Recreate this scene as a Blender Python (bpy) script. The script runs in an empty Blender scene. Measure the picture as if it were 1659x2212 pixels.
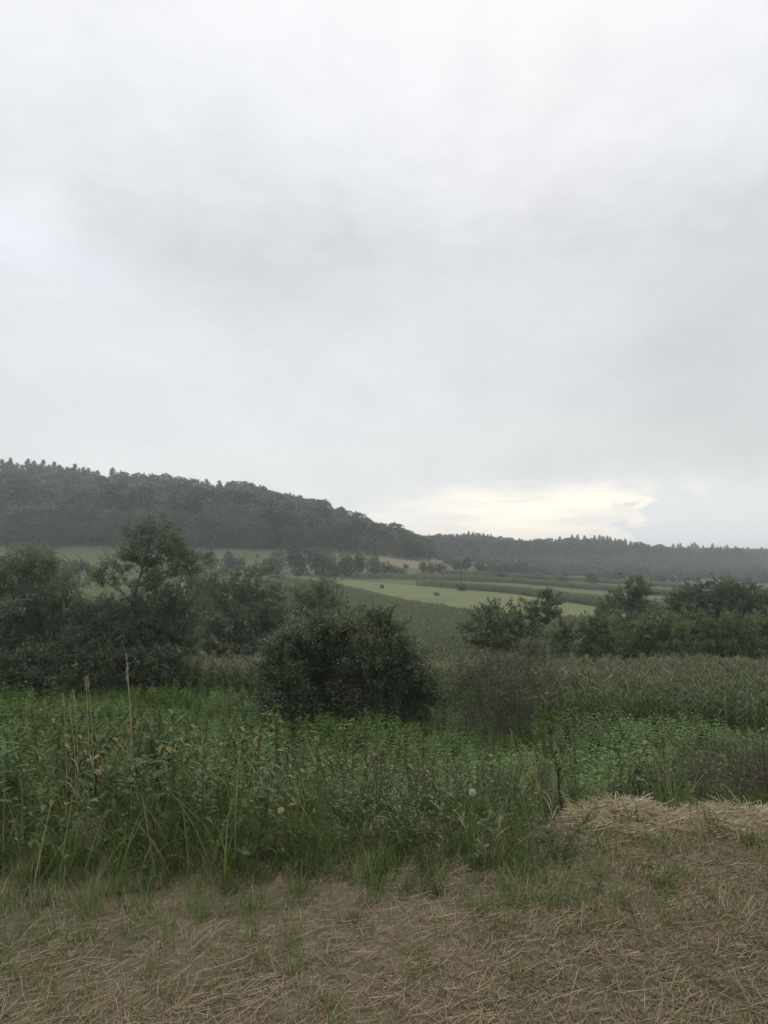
import bpy, math, random
import numpy as np
from mathutils import Vector

R = math.radians
SC = bpy.context.scene
COL = SC.collection
rng = np.random.default_rng(7)
random.seed(7)

# ------------------------------------------------------------------ camera
# Picture units below are those of a 1659 x 2212 copy of the photograph.
F = 1400.0
CX, CY = 829.5, 1106.0
PITCH = math.atan(124 / F)
cam = bpy.data.cameras.new('camera')
cam.sensor_fit = 'HORIZONTAL'
cam.sensor_width = 36
cam.lens = 36 * F / 1659
cam.clip_start = 0.05
cam.clip_end = 20000
co = bpy.data.objects.new('camera', cam)
co.location = (0, 0, 0)
co.rotation_euler = (R(90) + PITCH, 0, 0)
COL.objects.link(co)
SC.camera = co

# ------------------------------------------------------------------ view, world, sun
SC.view_settings.view_transform = 'Standard'
SC.view_settings.look = 'None'
SC.view_settings.gamma = 1
SC.view_settings.use_curve_mapping = False
SC.view_settings.exposure = 0
SUN_EL, SUN_AZ = R(34), R(14)          # behind the cloud, ahead and a little to the right

world = bpy.data.worlds.new('World')
SC.world = world
world.use_nodes = True


class NT:
    """small helper to wire shader nodes"""
    def __init__(self, tree):
        self.t = tree
        self.n = tree.nodes
        self.l = tree.links

    def node(self, typ, **kw):
        n = self.n.new(typ)
        for k, v in kw.items():
            setattr(n, k, v)
        return n

    def put(self, sock, v):
        if isinstance(v, bpy.types.NodeSocket):
            self.l.new(v, sock)
        elif v is not None:
            sock.default_value = v

    def math(self, op, a, b=None, c=None, clamp=False):
        n = self.node('ShaderNodeMath', operation=op, use_clamp=clamp)
        for i, v in enumerate((a, b, c)):
            if v is not None:
                self.put(n.inputs[i], v)
        return n.outputs[0]

    def mixc(self, f, a, b, blend='MIX'):
        n = self.node('ShaderNodeMix', data_type='RGBA', blend_type=blend)
        self.put(n.inputs[0], f)
        self.put(n.inputs[6], a if not isinstance(a, tuple) else (*a, 1)[:4])
        self.put(n.inputs[7], b if not isinstance(b, tuple) else (*b, 1)[:4])
        return n.outputs[2]

    def noise(self, vec, scale, detail=4, rough=.55, dim='3D'):
        n = self.node('ShaderNodeTexNoise', noise_dimensions=dim)
        if vec is not None:
            self.l.new(vec, n.inputs['Vector'])
        n.inputs['Scale'].default_value = scale
        n.inputs['Detail'].default_value = detail
        n.inputs['Roughness'].default_value = rough
        return n.outputs['Fac']

    def ramp(self, v, lo, hi, smooth=True):
        n = self.node('ShaderNodeMapRange', interpolation_type='SMOOTHSTEP' if smooth else 'LINEAR')
        self.put(n.inputs[0], v)
        self.put(n.inputs[1], lo)
        self.put(n.inputs[2], hi)
        return n.outputs[0]


def build_world():
    w = NT(world.node_tree)
    w.n.clear()
    out = w.node('ShaderNodeOutputWorld')
    bg = w.node('ShaderNodeBackground')
    bg.inputs['Strength'].default_value = .1
    sky = w.node('ShaderNodeTexSky', sky_type='NISHITA', sun_disc=False)
    sky.sun_elevation = SUN_EL
    sky.sun_rotation = SUN_AZ
    tc = w.node('ShaderNodeTexCoord')
    sep = w.node('ShaderNodeSeparateXYZ')
    w.l.new(tc.outputs['Generated'], sep.inputs[0])
    X, Y, Z = sep.outputs
    deg = 57.29578
    el = w.math('MULTIPLY', w.math('ARCSINE', Z), deg)           # degrees above the horizon
    az = w.math('MULTIPLY', w.math('ARCTAN2', X, Y), deg)        # degrees clockwise from north
    # coordinates stretched sideways, as cloud sheets seen low are
    cmb = w.node('ShaderNodeCombineXYZ')
    w.put(cmb.inputs[0], w.math('MULTIPLY', az, .030))
    w.put(cmb.inputs[1], w.math('MULTIPLY', el, .062))
    cv = cmb.outputs[0]
    n1 = w.noise(cv, 1.6, 5, .5)
    n2 = w.noise(cv, 6.0, 6, .6)
    n3 = w.noise(cv, 16.0, 5, .6)
    cen = lambda n: w.math('SUBTRACT', n, .5)

    def blob(a0, e0, wa, we):
        da = w.math('DIVIDE', w.math('SUBTRACT', az, a0), wa)
        de = w.math('DIVIDE', w.math('SUBTRACT', el, e0), we)
        s = w.math('ADD', w.math('MULTIPLY', da, da), w.math('MULTIPLY', de, de))
        return w.math('EXPONENT', w.math('MULTIPLY', s, -1.0))
    # base grey of the cloud sheet: a little brighter low down
    lum = w.math('ADD', w.math('ADD', .785, w.math('MULTIPLY', w.math('SUBTRACT', 1.0, w.ramp(el, 1, 14)), .16)), w.math('MULTIPLY', cen(n1), .20))
    lum = w.math('ADD', lum, w.math('MULTIPLY', cen(n2), .13))
    lum = w.math('ADD', lum, w.math('MULTIPLY', cen(n3), .03))
    for a0, e0, wa, we, k in ((-24, 17, 14, 7, .10), (-8, 11, 16, 6, .07), (-14, 25.5, 10, 3, -.06),
                              (-31, 25, 5, 4, .14), (29, 19, 9, 13, -.10), (6, 28, 26, 3.0, -.06), (2, 20, 12, 5, .02),
                              (8, 16, 3, 1.0, -.02), (22, 9.5, 12, 2.0, -.035), (12, 8.4, 20, 1.4, -.03), (27, 4, 7, 3.5, .07)):
        lum = w.math('ADD', lum, w.math('MULTIPLY', blob(a0, e0, wa, we), k))
    cold = w.mixc(w.ramp(el, 8, 24), (.995, 1.0, 1.0), (.955, .985, 1.035))
    cmul = w.node('ShaderNodeVectorMath', operation='SCALE')
    w.l.new(cold, cmul.inputs[0])
    w.put(cmul.inputs['Scale'], lum)
    cloud = cmul.outputs[0]
    # cream gap under the sheet, low over the far ridge
    e_top = w.math('ADD', 7.6, w.math('MULTIPLY', cen(n2), 3.0))
    e_top = w.math('SUBTRACT', e_top, w.math('MULTIPLY', w.ramp(az, 8, -14), 3.5))
    gap = w.math('SUBTRACT', 1.0, w.ramp(w.math('SUBTRACT', el, e_top), -2.2, .5))
    a_l = w.math('MULTIPLY', w.ramp(az, -19, -5), w.math('ADD', .55, w.math('MULTIPLY', w.ramp(az, 0, 12), .45)))
    edge = w.math('ADD', w.math('ADD', az, w.math('MULTIPLY', cen(n2), 12.0)), w.math('MULTIPLY', cen(n3), 9.0))
    edge = w.math('ADD', edge, w.math('MULTIPLY', w.math('SUBTRACT', 5.0, el), .45))
    a_r = w.math('SUBTRACT', 1.0, w.ramp(edge, 20.2, 22.2))
    gap = w.math('MULTIPLY', w.math('MULTIPLY', gap, a_l), a_r)
    cmb2 = w.node('ShaderNodeCombineXYZ')
    w.put(cmb2.inputs[0], w.math('MULTIPLY', az, .05))
    w.put(cmb2.inputs[1], w.math('MULTIPLY', el, .32))
    n4 = w.noise(cmb2.outputs[0], 2.6, 6, .6)
    gap = w.math('MULTIPLY', gap, w.math('ADD', .22, w.math('MULTIPLY', w.ramp(n4, .24, .62), .74)), clamp=True)
    cloud = w.mixc(gap, cloud, (1.52, 1.33, 1.07))
    # small bright rim on the cumulus to the right of the gap
    rim = w.math('MULTIPLY', blob(25.0, 6.2, 1.8, .7), w.ramp(n2, .35, .6))
    cloud = w.mixc(w.math('MULTIPLY', rim, .55, clamp=True), cloud, (1.25, 1.15, 1.02))
    # overcast sky grows brighter towards the zenith
    hi = w.ramp(w.math('ADD', w.math('ADD', el, w.math('MULTIPLY', cen(n2), 7.0)), w.math('MULTIPLY', cen(n1), 9.0)), 26, 46, False)
    cloud = w.mixc(hi, cloud, (1.03, 1.035, 1.045))
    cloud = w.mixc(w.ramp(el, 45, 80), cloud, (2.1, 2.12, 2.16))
    # sky behind the camera: plain sheet, brightened out of view to light what faces it; below the horizon: dark ground light
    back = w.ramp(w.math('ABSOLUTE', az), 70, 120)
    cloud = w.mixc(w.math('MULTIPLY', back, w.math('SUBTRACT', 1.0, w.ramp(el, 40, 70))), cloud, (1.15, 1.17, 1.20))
    cloud = w.mixc(w.math('SUBTRACT', 1.0, w.ramp(el, -4, -.5)), cloud, (.10, .11, .09))
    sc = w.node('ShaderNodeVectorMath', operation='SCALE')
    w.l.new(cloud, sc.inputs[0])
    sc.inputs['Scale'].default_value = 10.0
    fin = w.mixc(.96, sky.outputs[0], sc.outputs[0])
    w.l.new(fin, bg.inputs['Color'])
    w.l.new(bg.outputs[0], out.inputs[0])


build_world()
sun = bpy.data.lights.new('sun', 'SUN')
sun.energy = .7
sun.angle = R(25)
sun.color = (1, .96, .9)
so = bpy.data.objects.new('sun', sun)
sd = Vector((math.sin(SUN_AZ) * math.cos(SUN_EL), math.cos(SUN_AZ) * math.cos(SUN_EL), math.sin(SUN_EL)))
so.rotation_euler = sd.to_track_quat('Z', 'Y').to_euler()
COL.objects.link(so)
SC.cycles.max_bounces = 7
SC.cycles.diffuse_bounces = 4
SC.cycles.glossy_bounces = 2
SC.cycles.transmission_bounces = 4
SC.cycles.volume_bounces = 1
SC.cycles.caustics_reflective = False
SC.cycles.caustics_refractive = False

# ------------------------------------------------------------------ terrain
cP, sP = math.cos(PITCH), math.sin(PITCH)


def ray(px, py):
    """slopes (x per metre forward, z per metre forward) of the sight line through a point of the photograph"""
    u = (np.asarray(px, float) - CX) / F
    v = (CY - np.asarray(py, float)) / F
    k = cP - v * sP
    return u / k, (sP + v * cP) / k


def px_of(x, y, z):
    d = y * cP + z * sP
    return CX + F * x / d, CY - F * (-y * sP + z * cP) / d


NEAR_Y = np.array([-400, 0, 3.2, 4.8, 6.2, 9, 12, 16, 22])
NEAR_Z = np.array([-1.6, -1.62, -1.65, -1.78, -2.25, -3.7, -4.7, -5.5, -5.9])
YS = np.array([22, 30, 40, 60, 90, 130, 190, 250, 340, 450, 560, 800, 1000, 1500, 4000.])
PXS = np.array([-500, 0, 400, 640, 830, 900, 1000, 1140, 1270, 1400, 1659, 2200.])
ZT = np.array([
    [-5.9, -6.2, -6.5, -6.8, -6.3, -4.8, -1.2, 4.5, 14, 44, 78, 74, 60, 40, 20],
    [-5.9, -6.2, -6.5, -6.8, -6.5, -5.2, -2.2, 2.6, 10.6, 41, 72, 70, 60, 40, 20],
    [-5.9, -6.3, -7.2, -7.4, -7.2, -6.2, -4.0, -.5, 10.3, 35, 57.5, 58, 52, 40, 20],
    [-5.9, -6.4, -7.4, -7.8, -7.9, -7.4, -5.8, -3.6, 7.2, 26, 40, 40, 40, 40, 20],
    [-5.9, -6.5, -7.5, -8.0, -8.3, -8.1, -6.9, -4.6, 4.0, 14, 18, 20, 26, 30, 20],
    [-5.9, -6.5, -7.5, -8.0, -8.4, -8.2, -7.1, -5.2, 2.0, 7, 9, 22, 26, 30, 20],
    [-5.9, -6.5, -7.4, -8.0, -8.4, -8.3, -7.2, -5.6, 0.5, 4, 8, 31, 28, 28, 20],
    [-5.9, -6.5, -7.3, -8.0, -8.5, -8.5, -7.8, -7.0, -4.0, -1.5, 3, 19, 22, 24, 20],
    [-5.9, -6.5, -7.3, -8.0, -8.6, -8.6, -8.2, -8.0, -6.6, -4.5, -1.0, 27, 26, 22, 20],
    [-5.9, -6.5, -7.3, -8.0, -8.6, -8.7, -8.5, -8.4, -7.4, -5.5, -3.0, 14, 18, 20, 20],
    [-5.9, -6.5, -7.2, -8.0, -8.6, -8.9, -9.0, -9.0, -8.4, -6.8, -4.6, 7, 20, 22, 20],
    [-5.9, -6.5, -7.2, -8.0, -8.6, -8.9, -9.2, -9.4, -9.0, -8.0, -6.0, 4, 17, 22, 20.]])
LG = np.linspace(math.log(22), math.log(4000), 260)
UG = np.linspace(-500, 2200, 140)
_t = np.array([np.interp(LG, np.log(YS), r) for r in ZT])
GRID = np.array([np.interp(UG, PXS, _t[:, j]) for j in range(len(LG))])      # [logY, px]


def _blur(a, n, ax):
    k = np.hanning(2 * n + 3)[1:-1]
    k /= k.sum()
    pad = [(0, 0), (0, 0)]
    pad[ax] = (n, n)
    b = np.pad(a, pad, mode='edge')
    return np.apply_along_axis(lambda m: np.convolve(m, k, 'valid'), ax, b)


GRID = _blur(_blur(GRID, 5, 0), 4, 1)


def _smooth_noise(x, y):
    return (np.sin(x * .31 + 1.3 * np.sin(y * .17)) * np.cos(y * .27 + 1.1 * np.sin(x * .13)) +
            .5 * np.sin(x * .83 + y * .57) * np.cos(y * .71 - x * .33))


def H(x, y):
    x = np.asarray(x, float)
    y = np.asarray(y, float)
    near = np.interp(y, NEAR_Y, NEAR_Z)
    yy = np.maximum(y, 22)
    fi = np.clip((np.log(yy) - LG[0]) / (LG[1] - LG[0]), 0, len(LG) - 1.001)
    fj = np.clip((CX + F * x / yy - UG[0]) / (UG[1] - UG[0]), 0, len(UG) - 1.001)
    i = fi.astype(int)
    j = fj.astype(int)
    a, b = fi - i, fj - j
    far = (GRID[i, j] * (1 - a) + GRID[i + 1, j] * a) * (1 - b) + (GRID[i, j + 1] * (1 - a) + GRID[i + 1, j + 1] * a) * b
    t = np.clip((y - 19) / 6, 0, 1)
    z = near * (1 - t) + far * t
    amp = np.clip((y - 2) / 20, 0, 1) * .10 + np.clip((y - 120) / 300, 0, 1) * .5
    return z + amp * _smooth_noise(x / (1 + np.clip((y - 120) / 60, 0, 6)), y / (1 + np.clip((y - 120) / 60, 0, 6)))


def hz(x, y):
    return float(H(x, y))


def on_ground(px, py, ymin=2.5, ymax=1500):
    sx, sz = ray(px, py)
    ys = np.geomspace(ymin, ymax, 900)
    g = H(sx * ys, ys) - sz * ys
    k = np.argmax(g >= 0)
    if k == 0:
        Y = ys[0] if g[0] >= 0 else ys[-1]
    else:
        t = g[k - 1] / (g[k - 1] - g[k])
        Y = ys[k - 1] + t * (ys[k] - ys[k - 1])
    return float(sx * Y), float(Y)


def at(px, py, Y):
    """world point on the sight line of a photograph point, Y metres ahead"""
    sx, sz = ray(px, py)
    return np.array([sx * Y, Y, sz * Y])


# ------------------------------------------------------------------ mesh helpers
def mesh_from(name, V, Fq, mats, tint=None, midx=None, smooth=False):
    """V n x 3, Fq list of index arrays (m x k, k the same within one array)"""
    V = np.asarray(V, float)
    me = bpy.data.meshes.new(name)
    me.vertices.add(len(V))
    me.vertices.foreach_set('co', V.ravel())
    if not isinstance(Fq, (list, tuple)):
        Fq = [Fq]
    Fq = [np.asarray(f, int) for f in Fq if len(f)]
    nl = sum(f.size for f in Fq)
    nf = sum(len(f) for f in Fq)
    me.loops.add(nl)
    me.polygons.add(nf)
    me.loops.foreach_set('vertex_index', np.concatenate([f.ravel() for f in Fq]))
    starts, s = [], 0
    for f in Fq:
        starts.append(s + np.arange(len(f)) * f.shape[1])
        s += f.size
    me.polygons.foreach_set('loop_start', np.concatenate(starts))
    for m in (mats if isinstance(mats, (list, tuple)) else [mats]):
        me.materials.append(m)
    if midx is not None:
        me.polygons.foreach_set('material_index', np.asarray(midx, int))
    if smooth:
        me.polygons.foreach_set('use_smooth', np.ones(nf, bool))
    if tint is not None:
        at_ = me.attributes.new('tint', 'FLOAT', 'POINT')
        at_.data.foreach_set('value', np.asarray(tint, float))
    me.update(calc_edges=True)
    me.validate()
    return me


def link(name, me, parent=None, loc=(0, 0, 0), rz=0, sc=None):
    o = bpy.data.objects.new(name, me)
    o.location = loc
    o.rotation_euler = (0, 0, rz)
    if sc is not None:
        o.scale = sc if hasattr(sc, '__len__') else (sc, sc, sc)
    COL.objects.link(o)
    if parent is not None:
        o.parent = parent
    return o


def thing(name, label, cat, loc, rz=0, group=None, sc=None, data=None):
    o = link(name, data, None, loc, rz, sc)
    o['label'] = label
    o['category'] = cat
    if group:
        o['group'] = group
    return o


class Geo:
    """collects tubes and leaves, then becomes one mesh"""
    def __init__(self):
        self.V, self.F3, self.F4, self.T = [], [], [], []
        self.n = 0

    def add(self, V, F4=None, F3=None, tint=.5):
        V = np.asarray(V, float)
        if F4 is not None and len(F4):
            self.F4.append(np.asarray(F4, int) + self.n)
        if F3 is not None and len(F3):
            self.F3.append(np.asarray(F3, int) + self.n)
        self.V.append(V)
        self.T.append(np.broadcast_to(np.asarray(tint, float), (len(V),)).copy())
        self.n += len(V)

    def tube(self, pts, rad, sides=5, tint=.5):
        pts = np.asarray(pts, float)
        m = len(pts)
        rad = np.broadcast_to(np.asarray(rad, float), (m,))
        d = np.gradient(pts, axis=0)
        d /= np.linalg.norm(d, axis=1)[:, None] + 1e-9
        ref = np.where(np.abs(d[:, 2:3]) > .9, np.array([[1., 0, 0]]), np.array([[0, 0, 1.]]))
        a = np.cross(d, ref)
        a /= np.linalg.norm(a, axis=1)[:, None] + 1e-9
        b = np.cross(d, a)
        th = np.arange(sides) * 2 * math.pi / sides
        V = pts[:, None, :] + rad[:, None, None] * (a[:, None, :] * np.cos(th)[None, :, None] + b[:, None, :] * np.sin(th)[None, :, None])
        i = np.arange(m - 1)[:, None] * sides
        j = np.arange(sides)[None, :]
        k = (j + 1) % sides
        f = np.stack([i + j, i + k, i + sides + k, i + sides + j], -1).reshape(-1, 4)
        self.add(V.reshape(-1, 3), f, tint=tint)

    def tubes(self, A, B, ra, rb, sides=3, tint=.5):
        """many straight tapering twigs at once"""
        A = np.asarray(A, float)
        B = np.asarray(B, float)
        n = len(A)
        if not n:
            return
        d = B - A
        d /= np.linalg.norm(d, axis=1)[:, None] + 1e-9
        ref = np.where(np.abs(d[:, 2:3]) > .9, np.array([[1., 0, 0]]), np.array([[0, 0, 1.]]))
        a = np.cross(d, ref)
        a /= np.linalg.norm(a, axis=1)[:, None] + 1e-9
        b = np.cross(d, a)
        th = np.arange(sides) * 2 * math.pi / sides
        ring = a[:, None, :] * np.cos(th)[None, :, None] + b[:, None, :] * np.sin(th)[None, :, None]
        ra = np.broadcast_to(ra, (n,))[:, None, None]
        rb = np.broadcast_to(rb, (n,))[:, None, None]
        V = np.concatenate([A[:, None] + ring * ra, B[:, None] + ring * rb], 1)
        base = np.arange(n)[:, None, None] * (2 * sides)
        j = np.arange(sides)
        k = (j + 1) % sides
        f = np.stack([j, k, sides + k, sides + j], -1)[None] + base
        t = np.asarray(tint, float)
        self.add(V.reshape(-1, 3), f.reshape(-1, 4), tint=np.repeat(np.broadcast_to(t, (n,)), 2 * sides))

    def leaves(self, P, D, L, W, tint=.5, droop=.15, fold=.12):
        """folded rhombic leaves: base, two sides, tip"""
        P = np.asarray(P, float)
        n = len(P)
        D = np.asarray(D, float)
        D = D / (np.linalg.norm(D, axis=1)[:, None] + 1e-9)
        S = np.cross(D, rng.normal(size=(n, 3)))
        S /= np.linalg.norm(S, axis=1)[:, None] + 1e-9
        N = np.cross(S, D)
        N *= np.where(N[:, 2:3] < 0, -1, 1)
        L = np.broadcast_to(L, (n,))[:, None]
        W = np.broadcast_to(W, (n,))[:, None]
        m = P + D * L * .45
        V = np.stack([P, m + S * W * .5 + N * W * fold, P + D * L - N * L * droop, m - S * W * .5 + N * W * fold], 1)
        f = np.arange(n)[:, None] * 4 + np.arange(4)[None]
        self.add(V.reshape(-1, 3), f, tint=np.repeat(np.broadcast_to(tint, (n,)), 4))

    def blade(self, p, d0, L, W, seg=5, bend=1.2, side=None, tint=.5, fold=.18, tipw=.06, peak=.35):
        """one arching leaf with a midrib fold; bend in radians downwards along its length"""
        p = np.asarray(p, float).copy()
        d = np.asarray(d0, float)
        d = d / np.linalg.norm(d)
        s = np.cross(d, (0, 0, 1.)) if side is None else np.asarray(side, float)
        s = s / (np.linalg.norm(s) + 1e-9)
        V = []
        for i in range(seg + 1):
            t = i / seg
            w = W * (np.interp(t, [0, peak, 1], [.35, 1, tipw])) * .5
            n = np.cross(s, d)
            V += [p - s * w + n * w * fold * 2, p.copy(), p + s * w + n * w * fold * 2]
            p = p + d * L / seg
            a = bend / seg * (.5 + t)
            ax = s
            d = d * math.cos(a) + np.cross(ax, d) * math.sin(a) * (-1 if np.cross(ax, d)[2] > 0 else 1)
            d = d / np.linalg.norm(d)
        f = []
        for i in range(seg):
            a = i * 3
            f += [(a, a + 1, a + 4, a + 3), (a + 1, a + 2, a + 5, a + 4)]
        self.add(V, f, tint=tint)

    def mesh(self, name, mat, smooth=False):
        return mesh_from(name, np.concatenate(self.V), [np.concatenate(x) for x in (self.F4, self.F3) if x], mat,
                         np.concatenate(self.T), smooth=smooth)


# ------------------------------------------------------------------ materials
def new_mat(name):
    m = bpy.data.materials.new(name)
    m.use_nodes = True
    nt = NT(m.node_tree)
    nt.n.clear()
    return m, nt, nt.node('ShaderNodeOutputMaterial')


def foliage(name, dark, light, third=None, third_at=.86, trans=.28, rough=.5, spec=.35, var=.35):
    """leaf stuff: each leaf has its own tint between two greens; some leaves a third colour"""
    m, t, out = new_mat(name)
    a = t.node('ShaderNodeAttribute', attribute_name='tint')
    oi = t.node('ShaderNodeObjectInfo')
    f = t.math('ADD', a.outputs['Fac'], t.math('MULTIPLY', t.math('SUBTRACT', oi.outputs['Random'], .5), var), clamp=True)
    c = t.mixc(f, dark, light)
    if third:
        c = t.mixc(t.ramp(a.outputs['Fac'], third_at, third_at + .05), c, third)
    p = t.node('ShaderNodeBsdfPrincipled')
    t.put(p.inputs['Base Color'], c)
    p.inputs['Roughness'].default_value = rough
    p.inputs['Specular IOR Level'].default_value = spec
    tr = t.node('ShaderNodeBsdfTranslucent')
    t.put(tr.inputs['Color'], t.mixc(.35, c, (.16, .20, .03)))
    mx = t.node('ShaderNodeMixShader')
    mx.inputs[0].default_value = trans
    t.l.new(p.outputs[0], mx.inputs[1])
    t.l.new(tr.outputs[0], mx.inputs[2])
    t.l.new(mx.outputs[0], out.inputs[0])
    return m


def plain(name, a, b, scale=8, rough=.85, bump=.3, coord='Object'):
    m, t, out = new_mat(name)
    tc = t.node('ShaderNodeTexCoord')
    n = t.noise(tc.outputs[coord], scale, 6, .6)
    p = t.node('ShaderNodeBsdfPrincipled')
    t.put(p.inputs['Base Color'], t.mixc(t.ramp(n, .3, .7), a, b))
    p.inputs['Roughness'].default_value = rough
    p.inputs['Specular IOR Level'].default_value = .2
    if bump:
        bn = t.node('ShaderNodeBump')
        bn.inputs['Strength'].default_value = bump
        bn.inputs['Distance'].default_value = .02
        t.l.new(n, bn.inputs['Height'])
        t.l.new(bn.outputs[0], p.inputs['Normal'])
    t.l.new(p.outputs[0], out.inputs[0])
    return m


def ground_mat(name, cols, s1, s2, rough=.95, streak=None, both=False):
    """three earthy/grassy tones mixed by two scales of noise in world metres"""
    m, t, out = new_mat(name)
    g = t.node('ShaderNodeNewGeometry')
    v = g.outputs['Position']
    if streak:
        mp = t.node('ShaderNodeMapping')
        mp.inputs['Rotation'].default_value = (0, 0, streak[0])
        mp.inputs['Scale'].default_value = (streak[1], streak[2], 1)
        t.l.new(v, mp.inputs['Vector'])
        v = mp.outputs[0]
    n1 = t.noise(v, s1, 5, .6)
    n2 = t.noise(v if both else g.outputs['Position'], s2, 6, .7)
    c = t.mixc(t.ramp(n1, .36, .64), cols[0], cols[1])
    c = t.mixc(t.math('MULTIPLY', t.ramp(n2, .42, .68), .75), c, cols[2])
    p = t.node('ShaderNodeBsdfPrincipled')
    t.put(p.inputs['Base Color'], c)
    p.inputs['Roughness'].default_value = rough
    p.inputs['Specular IOR Level'].default_value = .1
    bn = t.node('ShaderNodeBump')
    bn.inputs['Strength'].default_value = .5
    bn.inputs['Distance'].default_value = .1
    t.l.new(n2, bn.inputs['Height'])
    t.l.new(bn.outputs[0], p.inputs['Normal'])
    t.l.new(p.outputs[0], out.inputs[0])
    return m


M = dict(
    meadow=ground_mat('meadow', ((.072, .090, .044), (.092, .106, .052), (.056, .066, .034)), .06, .25),
    mown=ground_mat('mown', ((.104, .132, .056), (.084, .116, .054), (.205, .165, .058)), .10, .20, streak=(R(32), .25, 1.6), both=True),
    tan=ground_mat('stubble', ((.17, .14, .09), (.14, .12, .075), (.098, .095, .055)), .10, .16),
    plot=ground_mat('plot', ((.078, .104, .046), (.066, .090, .042), (.105, .112, .052)), .10, .22, streak=(R(40), .25, 1.6), both=True),
    willow=foliage('willow_leaf', (.084, .108, .072), (.215, .245, .175), trans=.38, spec=.35, rough=.45),
    willow2=foliage('willow_leaf_pale', (.088, .114, .072), (.190, .220, .150), trans=.38, spec=.3),
    haw=foliage('hawthorn_leaf', (.040, .060, .030), (.130, .165, .088), (.18, .17, .10), .93, trans=.24, spec=.4, rough=.45),
    thin=foliage('thin_leaf', (.058, .066, .042), (.118, .126, .082), (.15, .12, .075), .88, trans=.22, spec=.2),
    robin=foliage('robinia_leaf', (.062, .096, .044), (.155, .200, .088), trans=.36, spec=.2),
    dark=foliage('dark_leaf', (.058, .080, .046), (.132, .162, .094), trans=.32, spec=.25),
    nettle=foliage('nettle_leaf', (.050, .105, .020), (.140, .215, .048), (.22, .22, .07), .95, trans=.36, spec=.2, rough=.5),
    weed=foliage('weed_leaf', (.048, .082, .024), (.128, .165, .056), (.28, .21, .08), .88, trans=.34, spec=.22, rough=.48),
    broad=foliage('broad_leaf', (.050, .105, .030), (.100, .170, .050), trans=.3, spec=.22, rough=.5),
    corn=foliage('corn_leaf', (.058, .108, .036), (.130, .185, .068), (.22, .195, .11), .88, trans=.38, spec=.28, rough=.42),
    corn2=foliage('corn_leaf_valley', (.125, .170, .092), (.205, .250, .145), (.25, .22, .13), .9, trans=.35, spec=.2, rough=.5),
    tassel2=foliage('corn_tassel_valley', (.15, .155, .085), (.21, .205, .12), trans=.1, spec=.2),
    tassel=foliage('corn_tassel', (.175, .148, .090), (.265, .228, .145), trans=.1, spec=.2),
    far=foliage('forest_leaf', (.020, .032, .018), (.078, .106, .048), trans=.22, var=1.2, spec=.2),
    farpale=foliage('forest_leaf_pale', (.060, .078, .052), (.110, .130, .082), trans=.2, var=.6, spec=.2),
    pine=foliage('pine_needle', (.020, .030, .022), (.040, .052, .034), trans=.05, var=.5),
    shrub=foliage('shrub_leaf', (.034, .044, .028), (.070, .082, .048), trans=.15, var=.8),
    grass=foliage('grass_blade', (.065, .110, .028), (.145, .195, .058), (.26, .22, .12), .86, trans=.3, spec=.2),
    straw=foliage('straw', (.20, .155, .09), (.40, .32, .195), (.12, .09, .055), .8, trans=.05, spec=.25),
    palestraw=foliage('pale_straw', (.36, .29, .17), (.60, .50, .32), (.22, .17, .10), .86, trans=.05, spec=.3),
    drygrass=foliage('dry_grass', (.28, .235, .15), (.42, .36, .24), trans=.15, spec=.3),
    dryweed=foliage('dry_weed', (.090, .084, .045), (.160, .145, .080), (.07, .10, .04), .7, trans=.15, spec=.2),
    verge=ground_mat('verge', ((.150, .120, .078), (.105, .088, .058), (.21, .175, .115)), 1.6, 30),
    bark=plain('bark', (.060, .052, .042), (.125, .112, .092), 14, bump=.6),
    barkbrown=plain('bark_brown', (.072, .066, .052), (.13, .118, .095), 18, bump=.4),
    barkdark=plain('bark_dark', (.030, .026, .022), (.065, .056, .046), 18, bump=.5),
    stem=plain('weed_stem', (.030, .024, .020), (.070, .050, .040), 30, rough=.6),
    gstem=plain('green_stem', (.060, .085, .035), (.10, .12, .05), 30, rough=.6),
    hay=plain('hay', (.085, .072, .055), (.15, .125, .09), 6, bump=.8),
    haycore=plain('hay_end', (.075, .062, .048), (.17, .14, .10), 9, bump=.8),
    wood=plain('pole_wood', (.07, .062, .055), (.12, .108, .095), 5),
    porcelain=plain('porcelain', (.55, .55, .53), (.65, .65, .62), 5, rough=.3, bump=0),
    yellow=foliage('yellow_petal', (.55, .36, .02), (.70, .50, .04), trans=.2),
    white=foliage('white_petal', (.55, .55, .50), (.75, .75, .70), trans=.3),
    fluff=foliage('seed_fluff', (.70, .70, .68), (.85, .85, .83), trans=.4, spec=.1),
)

# ------------------------------------------------------------------ ground
def build_ground():
    rows = np.concatenate([np.linspace(-300, -6, 24), np.linspace(-4, 22, 79), np.geomspace(22.4, 4000, 330)])
    t = np.linspace(-1, 1, 320)
    t = np.sign(t) * np.abs(t) ** 1.15
    X = t[None, :] * (30 + 1.15 * np.abs(rows))[:, None]
    Yg = np.repeat(rows[:, None], len(t), 1)
    Z = H(X, Yg)
    V = np.stack([X, Yg, Z], -1).reshape(-1, 3)
    nx, ny = len(t), len(rows)
    i = np.arange(ny - 1)[:, None] * nx + np.arange(nx - 1)[None]
    f = np.stack([i, i + 1, i + nx + 1, i + nx], -1).reshape(-1, 4)
    o = link('ground', mesh_from('ground', V, f, M['meadow'], smooth=True))
    o['kind'] = 'structure'


build_ground()


def edge(pts, n):
    pts = np.asarray(pts, float)
    t = np.linspace(pts[0, 0], pts[-1, 0], n)
    return np.stack([t, np.interp(t, pts[:, 0], pts[:, 1])], -1)


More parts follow.
